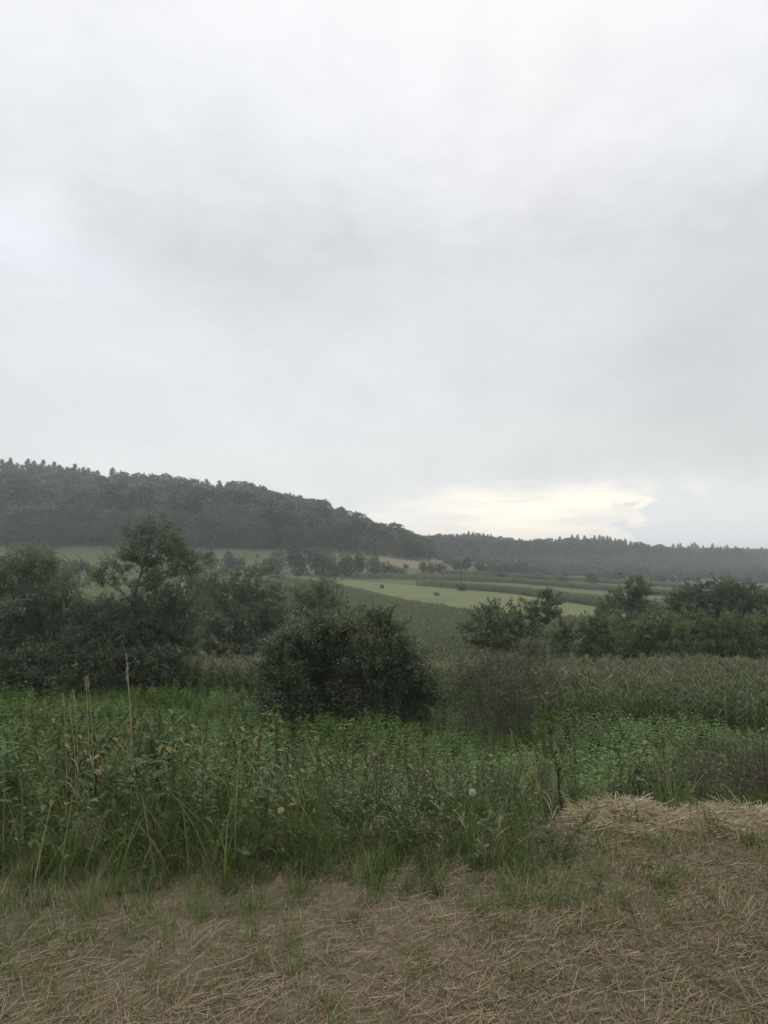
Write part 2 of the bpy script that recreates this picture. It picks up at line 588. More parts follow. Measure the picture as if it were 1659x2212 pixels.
def strip_world(upper, lower, n=60, m=14, ymin=55):
    """outline drawn on the photograph -> grid of ground points"""
    U, Lw = edge(upper, n), edge(lower, n)
    G = np.zeros((m + 1, n, 2))
    for a in range(n):
        p = np.array(on_ground(*U[a], ymin=ymin))
        q = np.array(on_ground(*Lw[a], ymin=ymin))
        for b in range(m + 1):
            G[b, a] = q + (p - q) * b / m
    return G


def sheet(name, G, mat, lift):
    m, n = G.shape[:2]
    z = H(G[..., 0], G[..., 1]) + lift
    V = np.concatenate([G, z[..., None]], -1).reshape(-1, 3)
    i = np.arange(m - 1)[:, None] * n + np.arange(n - 1)[None]
    f = np.stack([i, i + 1, i + n + 1, i + n], -1).reshape(-1, 4)
    o = link(name, mesh_from(name, V, f, mat, smooth=True))
    o['kind'] = 'structure'
    return o


MOWN_UP = [(575, 1238), (700, 1249), (886, 1264), (1106, 1283), (1302, 1314), (1460, 1330)]
MOWN_LO = [(575, 1243), (713, 1257), (886, 1299), (1036, 1322), (1302, 1339), (1460, 1345)]
G_mown = strip_world(MOWN_UP, MOWN_LO, 90, 20)
sheet('mown_field', G_mown, M['mown'], .12)
G_tan = strip_world([(815, 1201), (850, 1199), (890, 1200), (945, 1208), (965, 1214)],
                    [(815, 1222), (850, 1228), (890, 1229), (945, 1228), (965, 1222)], 40, 10, 200)
sheet('stubble_field', G_tan, M['tan'], .15)
# green plots between the maize strips on the flat right of the mown field
G_plotA = strip_world([(760, 1250), (900, 1253), (1106, 1260), (1352, 1281), (1470, 1291), (1700, 1308)],
                      [(760, 1252), (900, 1264), (1106, 1279), (1302, 1304), (1460, 1320), (1700, 1340)], 60, 6)
sheet('meadow_plot', G_plotA, M['plot'], .10)
G_plotB = strip_world([(1140, 1243), (1400, 1256), (1700, 1268)], [(1140, 1248), (1400, 1262), (1700, 1279)], 40, 6)
sheet('meadow_plot', G_plotB, M['plot'], .10)


# ------------------------------------------------------------------ scatter (stuff)
def gn_tree(coll):
    g = bpy.data.node_groups.new('scatter', 'GeometryNodeTree')
    g.interface.new_socket('Geometry', in_out='INPUT', socket_type='NodeSocketGeometry')
    g.interface.new_socket('Geometry', in_out='OUTPUT', socket_type='NodeSocketGeometry')
    N, Lk = g.nodes, g.links
    gi, go = N.new('NodeGroupInput'), N.new('NodeGroupOutput')
    ip = N.new('GeometryNodeInstanceOnPoints')
    ci = N.new('GeometryNodeCollectionInfo')
    ci.inputs['Collection'].default_value = coll
    ci.inputs['Separate Children'].default_value = True
    ci.inputs['Reset Children'].default_value = True

    def attr(name, typ):
        a = N.new('GeometryNodeInputNamedAttribute')
        a.data_type = typ
        a.inputs['Name'].default_value = name
        return a.outputs['Attribute']
    ip.inputs['Pick Instance'].default_value = True
    Lk.new(gi.outputs[0], ip.inputs['Points'])
    Lk.new(ci.outputs[0], ip.inputs['Instance'])
    Lk.new(attr('vi', 'INT'), ip.inputs['Instance Index'])
    Lk.new(attr('rot', 'FLOAT_VECTOR'), ip.inputs['Rotation'])
    Lk.new(attr('sc', 'FLOAT_VECTOR'), ip.inputs['Scale'])
    Lk.new(ip.outputs[0], go.inputs[0])
    return g


def scatter(name, P, meshes, sc, tilt=.08, label=None, cat=None, rz=None):
    P = np.asarray(P, float)
    n = len(P)
    coll = bpy.data.collections.new(name + '_kinds')
    for k, me in enumerate(meshes):
        coll.objects.link(bpy.data.objects.new('%s_kind_%02d' % (name, k), me))
    me = bpy.data.meshes.new(name)
    me.vertices.add(n)
    me.vertices.foreach_set('co', P.ravel())
    a = me.attributes.new('vi', 'INT', 'POINT')
    a.data.foreach_set('value', rng.integers(0, len(meshes), n))
    rot = np.stack([rng.normal(0, tilt, n), rng.normal(0, tilt, n), rng.uniform(0, 6.283, n) if rz is None else rz], -1)
    a = me.attributes.new('rot', 'FLOAT_VECTOR', 'POINT')
    a.data.foreach_set('vector', rot.ravel())
    sc = np.asarray(sc, float)
    if sc.ndim == 1:
        sc = np.repeat(sc[:, None], 3, 1)
    a = me.attributes.new('sc', 'FLOAT_VECTOR', 'POINT')
    a.data.foreach_set('vector', sc.ravel())
    o = link(name, me)
    md = o.modifiers.new('scatter', 'NODES')
    md.node_group = gn_tree(coll)
    o['kind'] = 'stuff'
    if label:
        o['label'] = label
        o['category'] = cat
    return o


def inside(poly, x, y):
    poly = np.asarray(poly, float)
    r = np.zeros(len(x), bool)
    j = len(poly) - 1
    for i in range(len(poly)):
        xi, yi = poly[i]
        xj, yj = poly[j]
        c = ((yi > y) != (yj > y)) & (x < (xj - xi) * (y - yi) / (yj - yi + 1e-12) + xi)
        r ^= c
        j = i
    return r


def fill(poly, spacing, jit=.45, rows=None):
    """points of a jittered grid inside a ground polygon; rows = (angle, row gap, plant gap)"""
    poly = np.asarray(poly, float)
    c = poly.mean(0)
    ext = np.abs(poly - c).max() * 1.5
    if rows:
        ang, ga, gb = rows
    else:
        ang, ga, gb = .3, spacing, spacing
    a = np.arange(-ext, ext, ga)
    b = np.arange(-ext, ext, gb)
    A, B = np.meshgrid(a, b)
    A = A.ravel() + rng.uniform(-jit, jit, A.size) * (ga if not rows else ga * .3)
    B = B.ravel() + rng.uniform(-jit, jit, B.size) * gb
    x = c[0] + A * math.cos(ang) - B * math.sin(ang)
    y = c[1] + A * math.sin(ang) + B * math.cos(ang)
    k = inside(poly, x, y)
    x, y = x[k], y[k]
    return np.stack([x, y, H(x, y)], -1)


def outline(G):
    return np.concatenate([G[0], G[-1][::-1]])


def xy(px, Y):
    """ground plan point below photograph column px, Y metres ahead"""
    sx, _ = ray(px, CY + 124)
    return (float(sx * Y), Y)


# ------------------------------------------------------------------ far tree kinds
def unit(n):
    v = rng.normal(size=(n, 3))
    return v / np.linalg.norm(v, axis=1)[:, None]


def far_broad(n_leaf=1500, wide=.33, low=.04, leaf=.05, lumps=13):
    """height 1: trunk mesh and crown mesh of a broadleaf tree seen far off"""
    tk = Geo()
    tk.tube([(0, 0, -.03), (.005, 0, .2), (.0, .01, .45), (.01, 0, .7)], [.022, .018, .013, .006], 6)
    cr = Geo()
    cs, rs = [], []
    for k in range(lumps):
        t = (k + rng.uniform(.1, .9)) / lumps
        z = low + (1 - low) * (.12 + .78 * t)
        rmax = wide * math.sqrt(max(.08, 1 - ((t - .42) / .62) ** 2))
        a = rng.uniform(0, 6.28)
        r = rmax * rng.uniform(.25, .72)
        cs.append((r * math.cos(a), r * math.sin(a), z))
        rs.append(rng.uniform(.15, .27) * (1.15 - .4 * t))
        tk.tubes([(0, 0, max(.12, z - .25))], [cs[-1]], .008, .002)
    cs, rs = np.array(cs), np.array(rs)
    k = rng.integers(0, lumps, n_leaf)
    d = unit(n_leaf)
    d[:, 2] = np.where(d[:, 2] < -.3, -d[:, 2], d[:, 2])
    P = cs[k] + d * rs[k][:, None] * rng.uniform(.55, 1.12, n_leaf)[:, None] * np.array([1, 1, .8])
    P[:, 2] = np.clip(P[:, 2], low * .8, 1.0)
    D = d + unit(n_leaf) * .7
    tint = np.clip(.45 + .25 * rng.normal(size=lumps)[k] + rng.normal(0, .16, n_leaf), 0, 1)
    s = leaf * rng.uniform(.6, 1.3, n_leaf)
    cr.leaves(P, D, s * 1.25, s, tint)
    return tk, cr


def far_pine(n_w=32, ragged=.28, thick=1.0):
    tk = Geo()
    tk.tube([(0, 0, -.03), (.004, 0, .4), (-.003, 0, .8), (0, 0, .985)], [.02, .015, .008, .002], 6)
    cr = Geo()
    for w in range(n_w):
        t = w / (n_w - 1)
        z = .06 + .90 * t
        r = (.24 * (1 - t) + .010) * thick * rng.uniform(1 - ragged, 1 + ragged * .6)
        nb = rng.integers(4, 6)
        for b in range(nb):
            a = rng.uniform(0, 6.28)
            rr = r * rng.uniform(.6, 1.15)
            e = np.array([rr * math.cos(a), rr * math.sin(a), z - rr * rng.uniform(-.15, .35)])
            s = np.array([0, 0, z])
            tk.tubes([s], [e], .004, .001)
            m = 11
            tt = rng.uniform(.2, 1.05, m)
            P = s + (e - s) * tt[:, None] + rng.normal(0, .012, (m, 3))
            D = (e - s) / rr + rng.normal(0, .7, (m, 3))
            q = rng.uniform(.03, .06, m) * (.4 + .6 * (1 - t))
            cr.leaves(P, D, q * 1.5, q * .8, np.clip(rng.normal(.45, .2, m), 0, 1))
    P = np.array([[0, 0, .96]] * 8) + rng.normal(0, .004, (8, 3))
    cr.leaves(P, rng.normal(0, .3, (8, 3)) + [0, 0, 1], .04, .012, .5)
    return tk, cr


def far_shrub(n_leaf=900, lumps=12, flat=.75):
    """height 1, about 1.5 wide"""
    tk = Geo()
    cr = Geo()
    cs = []
    rs = []
    for k in range(lumps):
        a = rng.uniform(0, 6.28)
        r = rng.uniform(.05, .62)
        rad = rng.uniform(.2, .34) * (1 - .35 * r)
        z = max(rad * .6, (1 - rad) * (1 - (r / .75) ** 2) * rng.uniform(.45, 1.0))
        cs.append((r * math.cos(a), r * math.sin(a), z))
        rs.append(rad)
        tk.tubes([(0, 0, -.05)], [cs[-1]], .02, .006)
    cs, rs = np.array(cs), np.array(rs)
    k = rng.integers(0, lumps, n_leaf)
    d = unit(n_leaf)
    P = cs[k] + d * rs[k][:, None] * rng.uniform(.5, 1.12, n_leaf)[:, None]
    P[:, 2] = np.clip(P[:, 2], .02, None)
    tint = np.clip(.45 + .25 * rng.normal(size=lumps)[k] + rng.normal(0, .16, n_leaf), 0, 1)
    s = rng.uniform(.045, .095, n_leaf)
    cr.leaves(P, d + unit(n_leaf) * .7, s * 1.3, s, tint)
    return tk, cr


def pair(builder, n, leafmat, barkmat, **kw):
    """n variants as (trunk mesh, crown mesh)"""
    r = []
    for _ in range(n):
        a, b = builder(**kw)
        r.append((a.mesh('trunk', barkmat), b.mesh('crown', leafmat)))
    return r


def fused(builder, leafmat, barkmat, n, **kw):
    """n variants as ONE mesh each, for far woods"""
    r = []
    for _ in range(n):
        a, b = builder(**kw)
        Va, Vb = np.concatenate(a.V), np.concatenate(b.V)
        fa, fb = np.concatenate(a.F4), np.concatenate(b.F4) + len(Va)
        r.append(mesh_from('far_tree', np.concatenate([Va, Vb]), np.concatenate([fa, fb]), [barkmat, leafmat],
                           np.concatenate(a.T + b.T), np.concatenate([np.zeros(len(fa), int), np.ones(len(fb), int)])))
    return r


BROAD = pair(far_broad, 4, M['far'], M['barkdark'])
PALE = pair(far_broad, 4, M['farpale'], M['bark'], n_leaf=1500, wide=.34, low=.06, leaf=.04, lumps=18)
PINE = pair(far_pine, 4, M['pine'], M['barkdark'])
SHRUB = pair(far_shrub, 5, M['shrub'], M['barkdark'])
SHRUBPALE = pair(far_shrub, 3, M['farpale'], M['barkdark'])


def plant_tree(name, label, cat, kinds, x, y, h, group, wide=1.0, sink=0.0, z=None):
    tm, cm = kinds[int(rng.integers(0, len(kinds)))]
    e = thing(name, label, cat, (x, y, (hz(x, y) if z is None else z) - sink), rng.uniform(0, 6.28), group, (h * wide, h * wide, h))
    link('trunk', tm, e)
    link('crown', cm, e)
    return e


def top_height(x, y, py):
    """height that lifts a tree on the ground at x, y to the photograph row py"""
    return float(ray(0, py)[1] * y - H(x, y))


# ------------------------------------------------------------------ woods
def build_woods():
    FK = fused(far_broad, M['far'], M['barkdark'], 5) + fused(far_broad, M['farpale'], M['barkdark'], 1)
    poly = [xy(-420, 350), xy(0, 350), xy(400, 352), xy(640, 360), xy(760, 385), xy(850, 392), xy(905, 400), xy(930, 410), xy(935, 470),
            xy(910, 640), xy(400, 640), xy(-420, 640)]
    P = fill(poly, 11.5)
    n = len(P)
    h = rng.uniform(13, 29, n) * np.interp(P[:, 1], [350, 480, 520, 640], [1, .9, .62, .5]) * np.interp(CX + F * P[:, 0] / P[:, 1], [600, 760, 860, 940], [1, .8, .55, .5])
    P[:, 2] -= .3
    s = np.stack([h * rng.uniform(.95, 1.45, n)] * 2 + [h], -1)
    scatter('forest', P, FK, s, .03, 'dark mixed forest covering the long hill behind the meadow', 'forest')
    FP = fused(far_broad, M['far'], M['barkdark'], 4) + fused(far_pine, M['pine'], M['barkdark'], 3)
    poly = [xy(880, 560), xy(1000, 560), xy(1080, 600), xy(1200, 620), xy(1300, 640), xy(1480, 700), xy(1660, 740), xy(2100, 740),
            xy(2100, 1120), xy(1500, 1120), xy(840, 1050)]
    P = fill(poly, 8.6)
    n = len(P)
    h = rng.uniform(10, 18, n) * np.where(P[:, 1] > 760, .75, 1)
    s = np.stack([h * rng.uniform(.9, 1.2, n)] * 2 + [h], -1)
    scatter('forest', P, FP, s, .03, 'distant bluish forest over the lower second ridge', 'forest')
    # scrub thinning out below the ridge
    FS = fused(far_shrub, M['shrub'], M['barkdark'], 4) + fused(far_shrub, M['farpale'], M['barkdark'], 1)
    poly = [xy(960, 400), xy(1060, 330), xy(1250, 300), xy(1500, 310), xy(2000, 330), xy(2000, 780), xy(1500, 740), xy(1200, 640), xy(1000, 570)]
    P = fill(poly, 7.5)
    d = np.clip((P[:, 1] - 290) / 330, .22, 1)
    P = P[rng.random(len(P)) < d * np.clip(.6 + .6 * _smooth_noise(P[:, 0] * .12, P[:, 1] * .07), .15, 1)]
    n = len(P)
    h = rng.uniform(2, 6.5, n) * np.clip(P[:, 1] / 420, .7, 1.5)
    scatter('scrub', P, FS, np.stack([h * rng.uniform(.9, 1.5, n)] * 2 + [h], -1), .03, 'grey green scrub thinning out below the second ridge', 'scrub')
    # front row of the hill wood
    for px in np.arange(-30, 940, 19.5):
        Y = np.interp(px, [0, 400, 640, 760, 850, 940], [343, 345, 352, 376, 385, 392]) + rng.uniform(-4, 5)
        x, y = xy(px + rng.uniform(-5, 5), Y)
        pale = px < 580
        hh = rng.uniform(16, 23) if px < 560 else rng.uniform(10, 15) if px < 800 else rng.uniform(8, 12)
        plant_tree('forest_tree', 'pale grey green tree in the front row of the hill forest' if pale else
                   'dark rounded tree at the low end of the hill forest edge', 'tree', PALE if pale else BROAD, x, y, hh,
                   'front row of the hill forest' if pale else 'low end of the hill forest', 1.0)
    # skyline
    for px, py in ((10, 993), (27, 1004), (48, 995), (63, 999), (83, 997), (107, 1001), (118, 1008), (136, 1013), (152, 1006), (170, 1013), (183, 1015),
                   (203, 1020), (235, 1014), (18, 1006), (37, 1008), (55, 1006), (73, 1008), (95, 1008), (127, 1014), (144, 1014), (161, 1015), (176, 1019), (193, 1022), (2, 1002), (-8, 996), (432, 1044), (443, 1039), (470, 1042)):
        x, y = xy(px, 562 + rng.uniform(-6, 6))
        plant_tree('pine_tree', 'dark ragged pine on the skyline of the long hill', 'tree', PINE, x, y, max(15, top_height(x, y, py) + 2),
                   'pines on the hill skyline', rng.uniform(1.35, 1.8))
    for px, py in ((258, 1019), (290, 1024), (322, 1026), (355, 1025), (385, 1032), (410, 1037), (498, 1041), (516, 1042), (535, 1046), (556, 1052),
                   (585, 1062), (618, 1066), (645, 1072), (668, 1078), (690, 1080), (712, 1098), (735, 1096), (768, 1108), (790, 1120), (825, 1131),
                   (852, 1130), (875, 1147), (895, 1155)) + tuple((q, np.interp(q, [200, 330, 440, 550, 690, 750, 850, 920], [1028, 1034, 1052, 1055, 1092, 1112, 1140, 1164]) + rng.uniform(-3, 7)) for q in np.arange(205, 925, 8.5)):
        x, y = xy(px, np.interp(px, [0, 600, 800, 900], [560, 540, 500, 470]) + rng.uniform(-5, 5))
        plant_tree('skyline_tree', 'round crowned broadleaf tree on the skyline of the long hill', 'tree', BROAD, x, y,
                   max(12, top_height(x, y, py)), 'broadleaf trees on the hill skyline', rng.uniform(1.0, 1.5))
    ridge = np.array([(920, 1155), (960, 1149), (1000, 1145), (1040, 1150), (1100, 1160), (1150, 1166), (1190, 1163), (1240, 1152), (1290, 1155), (1330, 1160),
                      (1362, 1164), (1400, 1173), (1450, 1171), (1500, 1167), (1560, 1170), (1610, 1174), (1659, 1177), (1720, 1178)], float)
    for px in np.arange(925, 1700, 8):
        px = px + rng.uniform(-5, 5)
        py = np.interp(px, ridge[:, 0], ridge[:, 1]) + rng.uniform(-1, 8) + np.interp(px, [1350, 1450], [0, 4])
        Y = np.interp(px, [925, 1300, 1659], [810, 830, 1000])
        x, y = xy(px, Y + rng.uniform(-8, 8))
        plant_tree('ridge_pine', 'small dark pine on the crest of the second ridge', 'tree', PINE, x, y,
                   float(np.clip(top_height(x, y, py), 12, 34)), 'pines on the second ridge crest', rng.uniform(1.3, 1.8))


build_woods()


def build_mid_shrubs():
    def bush(px, ytop, ybase, wpx, label, group=None, kinds=SHRUB, ymin=100, name='shrub', Y=None):
        x, y = on_ground(px, ybase, ymin) if Y is None else xy(px, Y)
        h = max(.8, top_height(x, y, ytop)) * 1.04
        w = wpx / F * y / 1.45
        return plant_tree(name, label, 'shrub', kinds, x, y, h, group, w / h)
    bush(166, 1203, 1241, 62, 'dark round thicket alone in the pale meadow under the hill forest')
    for px, yt, yb, w, lb in ((455, 1188, 1228, 44, 'leftmost shrub of the small thicket by the meadow pole'),
                              (492, 1190, 1228, 42, 'shrub directly behind the meadow pole in the small thicket'),
                              (517, 1197, 1229, 30, 'rightmost shrub of the small thicket by the meadow pole'),
                              (480, 1226, 1241, 40, 'low bush in front of the small thicket at the pole foot')):
        bush(px, yt, yb, w, lb)
    for k, (px, yt, yb, w) in enumerate(((598, 1182, 1241, 60), (640, 1170, 1241, 70), (682, 1182, 1242, 55), (715, 1186, 1243, 60), (746, 1189, 1243, 46),
                                         (775, 1195, 1244, 50), (806, 1193, 1244, 46), (830, 1208, 1243, 40), (722, 1212, 1245, 40), (858, 1222, 1242, 40))):
        bush(px, yt, yb, w, 'tall dark bushy tree in the copse at the head of the mown field', 'copse at the head of the mown field',
             SHRUB if k % 3 else SHRUBPALE, name='copse_tree')
    bush(877, 1216, 1228, 14, 'tiny lone bush in the middle of the tan stubble field', ymin=200)
    for px, yt, yb, w in ((912, 1213, 1237, 26), (932, 1211, 1238, 26), (952, 1210, 1237, 30), (982, 1208, 1234, 34), (1008, 1205, 1232, 34),
                          (1035, 1210, 1234, 34), (1062, 1214, 1238, 34), (1090, 1216, 1240, 34), (1118, 1214, 1238, 36), (1150, 1221, 1241, 34),
                          (1178, 1220, 1242, 36), (1015, 1186, 1214, 46), (970, 1184, 1212, 46), (945, 1188, 1210, 36), (1050, 1195, 1217, 46),
                          (1090, 1196, 1220, 50), (1135, 1200, 1224, 50), (1180, 1203, 1226, 50), (1222, 1206, 1228, 50)):
        bush(px, yt, yb, w, 'dark green shrub in the hedge row below the second ridge', 'hedge row shrubs below the second ridge', ymin=150, name='hedge_shrub')
    for _ in range(95):
        px = rng.uniform(1060, 1690)
        yb = rng.uniform(1219, 1262) if px > 1250 else rng.uniform(1228, 1250)
        x, y = on_ground(px, yb, 150)
        h = rng.uniform(2.2, 5.5) * (1 if y < 450 else 1.4)
        plant_tree('field_shrub', 'small dark shrub dotted over the far flat fields', 'shrub', SHRUB if rng.random() < .7 else SHRUBPALE, x, y, h,
                   'shrubs dotted over the far fields', rng.uniform(.8, 1.5))
    # brushy heap by the pole on the far edge of the mown field
    bush(998, 1257, 1276, 46, 'brown green bramble heap at the foot of the pole beside the bales', kinds=SHRUB, name='bramble_bush')


build_mid_shrubs()


# ------------------------------------------------------------------ bales and poles
def bale_meshes():
    n, w, r = 40, .62, .62
    V, f3, f4 = [], [], []
    prof = [(-w, .0), (-w, .32), (-w + .02, r * .9), (-w + .09, r), (-.25, r * 1.015), (.1, r * 1.02), (w - .09, r), (w - .02, r * .9), (w, .32), (w, 0)]
    rows = len(prof)
    for a in range(n):
        th = a / n * 6.2832
        for x, q in prof:
            k = 1 + .025 * math.sin(th * 9 + x * 7) * (q > .3) + .015 * rng.normal() * (q > .3)
            z = q * k * math.sin(th)
            z = max(z, -r * .9)
            V.append((x + (.02 * rng.normal() if q < r * .95 else 0), q * k * math.cos(th), z + r * .9))
    for a in range(n):
        b = (a + 1) % n
        for k in range(rows - 1):
            f4.append((a * rows + k, a * rows + k + 1, b * rows + k + 1, b * rows + k))
    body = mesh_from('roll', V, np.array(f4), M['hay'])
    g = Geo()                                # loose wisps of hay round the roll
    m = 500
    th = rng.uniform(0, 6.28, m)
    xx = rng.uniform(-w, w, m)
    P = np.stack([xx, r * np.cos(th), np.maximum(r * np.sin(th), -.5) + r * .9], -1)
    D = np.stack([rng.normal(0, .8, m), -np.sin(th) + rng.normal(0, .4, m), np.cos(th) + rng.normal(0, .4, m)], -1)
    g.leaves(P, D, rng.uniform(.08, .2, m), .012, rng.uniform(0, .5, m))
    return body, g.mesh('loose_hay', M['drygrass'])


def build_bales():
    b, wisp = bale_meshes()
    for px, py, Y, rz, lb in ((697, 1255.5, 250, R(75), 'farthest round hay bale close below the dark copse'),
                              (825, 1271.0, 220, R(8), 'round hay bale lying side on in the middle of the mown field'),
                              (943, 1287.5, 190, R(35), 'nearest round hay bale on the mown field beside the bramble heap')):
        x, y = on_ground(px, py, 120, 330)
        s = y / 190 * .98
        e = thing('hay_bale', lb, 'hay bale', (x, y, hz(x, y) + .1), rz, 'hay bales on the mown field', s)
        link('roll', b, e)
        link('loose_hay', wisp, e)


build_bales()


def pole(px, ytop, ybase, label, arms=1, Y=None, ymin=110):
    x, y = on_ground(px, ybase, ymin) if Y is None else xy(px, Y)
    h = max(5, top_height(x, y, ytop))
    e = thing('utility_pole', label, 'utility pole', (x, y, hz(x, y)), rng.uniform(-.2, .2))
    g = Geo()
    g.tube([(0, 0, -.3), (0, 0, h * .5), (.02, 0, h)], [.16, .14, .11], 10)
    link('shaft', g.mesh('shaft', M['wood'], True), e)
    for k in range(arms):
        z = h - .35 - k * 1.1
        a = Geo()
        a.tube([(-.85, .13, z), (.85, .13, z)], [.07, .07], 4)
        ao = link('crossarm', a.mesh('crossarm', M['wood']), e)
        for sx in (-.75, 0, .75):
            i = Geo()
            i.tube([(sx, .13, z + .05), (sx, .13, z + .12), (sx, .13, z + .2), (sx, .13, z + .26)], [.02, .06, .05, .02], 8)
            link('insulator', i.mesh('insulator', M['porcelain'], True), ao)


pole(492, 1199, 1242, 'slim utility pole standing in front of the small meadow thicket')
pole(996, 1232, 1273, 'utility pole rising from the bramble heap by the bales', 1)
pole(1407, 1243, 1278, 'utility pole with two crossarms behind the slender dark tree', 2)
pole(935, 1213, 1238, 'short dark pole in the hedge at the edge of the stubble field', 0, ymin=200)

# ------------------------------------------------------------------ maize
def corn_plant(h, low=False):
    st, lf, ts = Geo(), Geo(), Geo()
    top = h * .86
    bend = rng.normal(0, .03, 2)
    st.tube([(0, 0, -.05), (bend[0] * .4, bend[1] * .4, top * .5), (bend[0], bend[1], top)], [.016, .013, .008], 5 if not low else 3)
    a0 = rng.uniform(0, 3.14)
    n = 11 if not low else 7
    for k in range(n):
        t = (k + .6) / n
        z = top * (.12 + .86 * t)
        a = a0 + k * math.pi + rng.normal(0, .35)
        L = h * rng.uniform(.30, .42) * (1 - .45 * abs(t - .5))
        up = rng.uniform(1.3, 2.6)
        tint = float(np.clip(rng.normal(.45 + .15 * t, .22), 0, 1))
        if t < .2:
            tint = rng.uniform(.8, 1)
        lf.blade((bend[0] * t, bend[1] * t, z), (math.cos(a), math.sin(a), up), L, .085 if not low else .11, 6 if not low else 3,
                 rng.uniform(1.1, 2.2), tint=tint, peak=.3)
    m = 11 if not low else 5
    A = np.array([(bend[0], bend[1], top + (h - top) * .15 * rng.random()) for _ in range(m)])
    B = A + np.stack([rng.normal(0, .10, m), rng.normal(0, .10, m), (h - top) * rng.uniform(.6, 1.0, m)], -1)
    B[0] = (bend[0], bend[1], h)
    ts.tubes(A, B, .008 if not low else .014, .005 if not low else .01, 3, rng.uniform(0, 1, m))
    return st, lf, ts


def corn_fused(low=False, n=1, span=0.0, leafmat='corn', tas='tassel'):
    V, F4, mi, T, o = [], [], [], [], 0
    for _ in range(n):
        dx = rng.uniform(-span, span, 2)
        for k, g in enumerate(corn_plant(rng.uniform(1.85, 2.2), low)):
            v = np.concatenate(g.V) + np.array([dx[0], dx[1], 0])
            f = np.concatenate(g.F4) + o
            V.append(v)
            F4.append(f)
            mi.append(np.full(len(f), (0, 1, 2)[k]))
            T += g.T
            o += len(v)
    return mesh_from('corn', np.concatenate(V), np.concatenate(F4), [M['gstem'], M[leafmat], M[tas]], np.concatenate(T), np.concatenate(mi))


def build_corn():
    rows = (R(12), .66, .20)
    near = [xy(905, 26), xy(1010, 24.5), xy(1180, 23), xy(1420, 22), xy(1900, 22.5), xy(1900, 34), xy(1660, 35), xy(1280, 37), xy(1010, 43), xy(905, 44)]
    P = fill(near, 0, rows=rows)
    front = np.interp(CX + F * P[:, 0] / P[:, 1], [905, 1010, 1180, 1420, 1900], [26, 24.5, 23, 22, 22.5])
    order = np.argsort(P[:, 1] - front)
    vis = order[(CX + F * P[order, 0] / P[order, 1]) < 1690]
    lone, rest = vis[:290], np.setdiff1d(np.arange(len(P)), vis[:290])
    kinds = []
    for _ in range(6):
        a, b, c = corn_plant(rng.uniform(1.85, 2.15))
        kinds.append((a.mesh('stalk', M['gstem']), b.mesh('foliage', M['corn']), c.mesh('tassel', M['tassel'])))
    for i in lone:
        k = kinds[int(rng.integers(0, 6))]
        e = thing('corn_plant', 'tasselled corn plant in the front rows of the maize facing the nettles', 'corn plant', P[i], rng.uniform(0, 6.28),
                  'corn plants in the front rows of the near field', rng.uniform(.68, 1.05))
        e.rotation_euler[0] = rng.normal(0, .05)
        for nm, me in zip(('stalk', 'foliage', 'tassel'), k):
            link(nm, me, e)
    K = [corn_fused() for _ in range(6)]
    scatter('corn_field', P[rest], K, rng.uniform(.84, 1.12, len(rest)) * (1 + .05 * _smooth_noise(P[rest, 0] * 1.3, P[rest, 1] * .9)), .05, 'near field of tasselled brown topped maize behind the nettle bed', 'corn field')
    left = [xy(365, 31.5), xy(470, 30), xy(600, 29.5), xy(660, 31), xy(660, 38.5), xy(400, 38.5), xy(365, 35)]
    P = fill(left, 0, rows=rows)
    scatter('corn_field', P, K, rng.uniform(.92, 1.06, len(P)), .05, 'small dark maize patch between the willows and the big thorn bush', 'corn field')
    # valley maize: clumps of plants
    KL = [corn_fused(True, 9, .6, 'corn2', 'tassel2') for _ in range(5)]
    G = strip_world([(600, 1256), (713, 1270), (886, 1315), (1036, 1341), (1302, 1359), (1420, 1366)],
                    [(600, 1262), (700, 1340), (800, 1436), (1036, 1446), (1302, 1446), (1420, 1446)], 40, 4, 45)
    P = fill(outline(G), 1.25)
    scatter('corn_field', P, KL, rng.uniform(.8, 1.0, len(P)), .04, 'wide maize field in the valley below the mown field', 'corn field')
    strips = (([(760, 1247.5), (900, 1250.5), (1106, 1257), (1352, 1278), (1459, 1287), (1700, 1305)], [(760, 1250), (900, 1253), (1106, 1260), (1352, 1281), (1459, 1290), (1700, 1308)],
               'long dark maize strip along the back of the green plot'),
              ([(900, 1264), (1106, 1279), (1302, 1304), (1460, 1320), (1700, 1340)], [(900, 1266), (1106, 1283), (1302, 1314), (1460, 1331), (1700, 1352)],
               'maize strip along the back edge of the mown field'),
              ([(950, 1239), (1140, 1248), (1400, 1264), (1700, 1282)], [(950, 1241), (1140, 1250), (1400, 1266), (1700, 1284)],
               'farthest maize strip before the dotted shrubs'))
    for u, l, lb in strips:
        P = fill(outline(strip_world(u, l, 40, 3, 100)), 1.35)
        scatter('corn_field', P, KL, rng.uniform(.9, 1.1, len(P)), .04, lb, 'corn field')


build_corn()


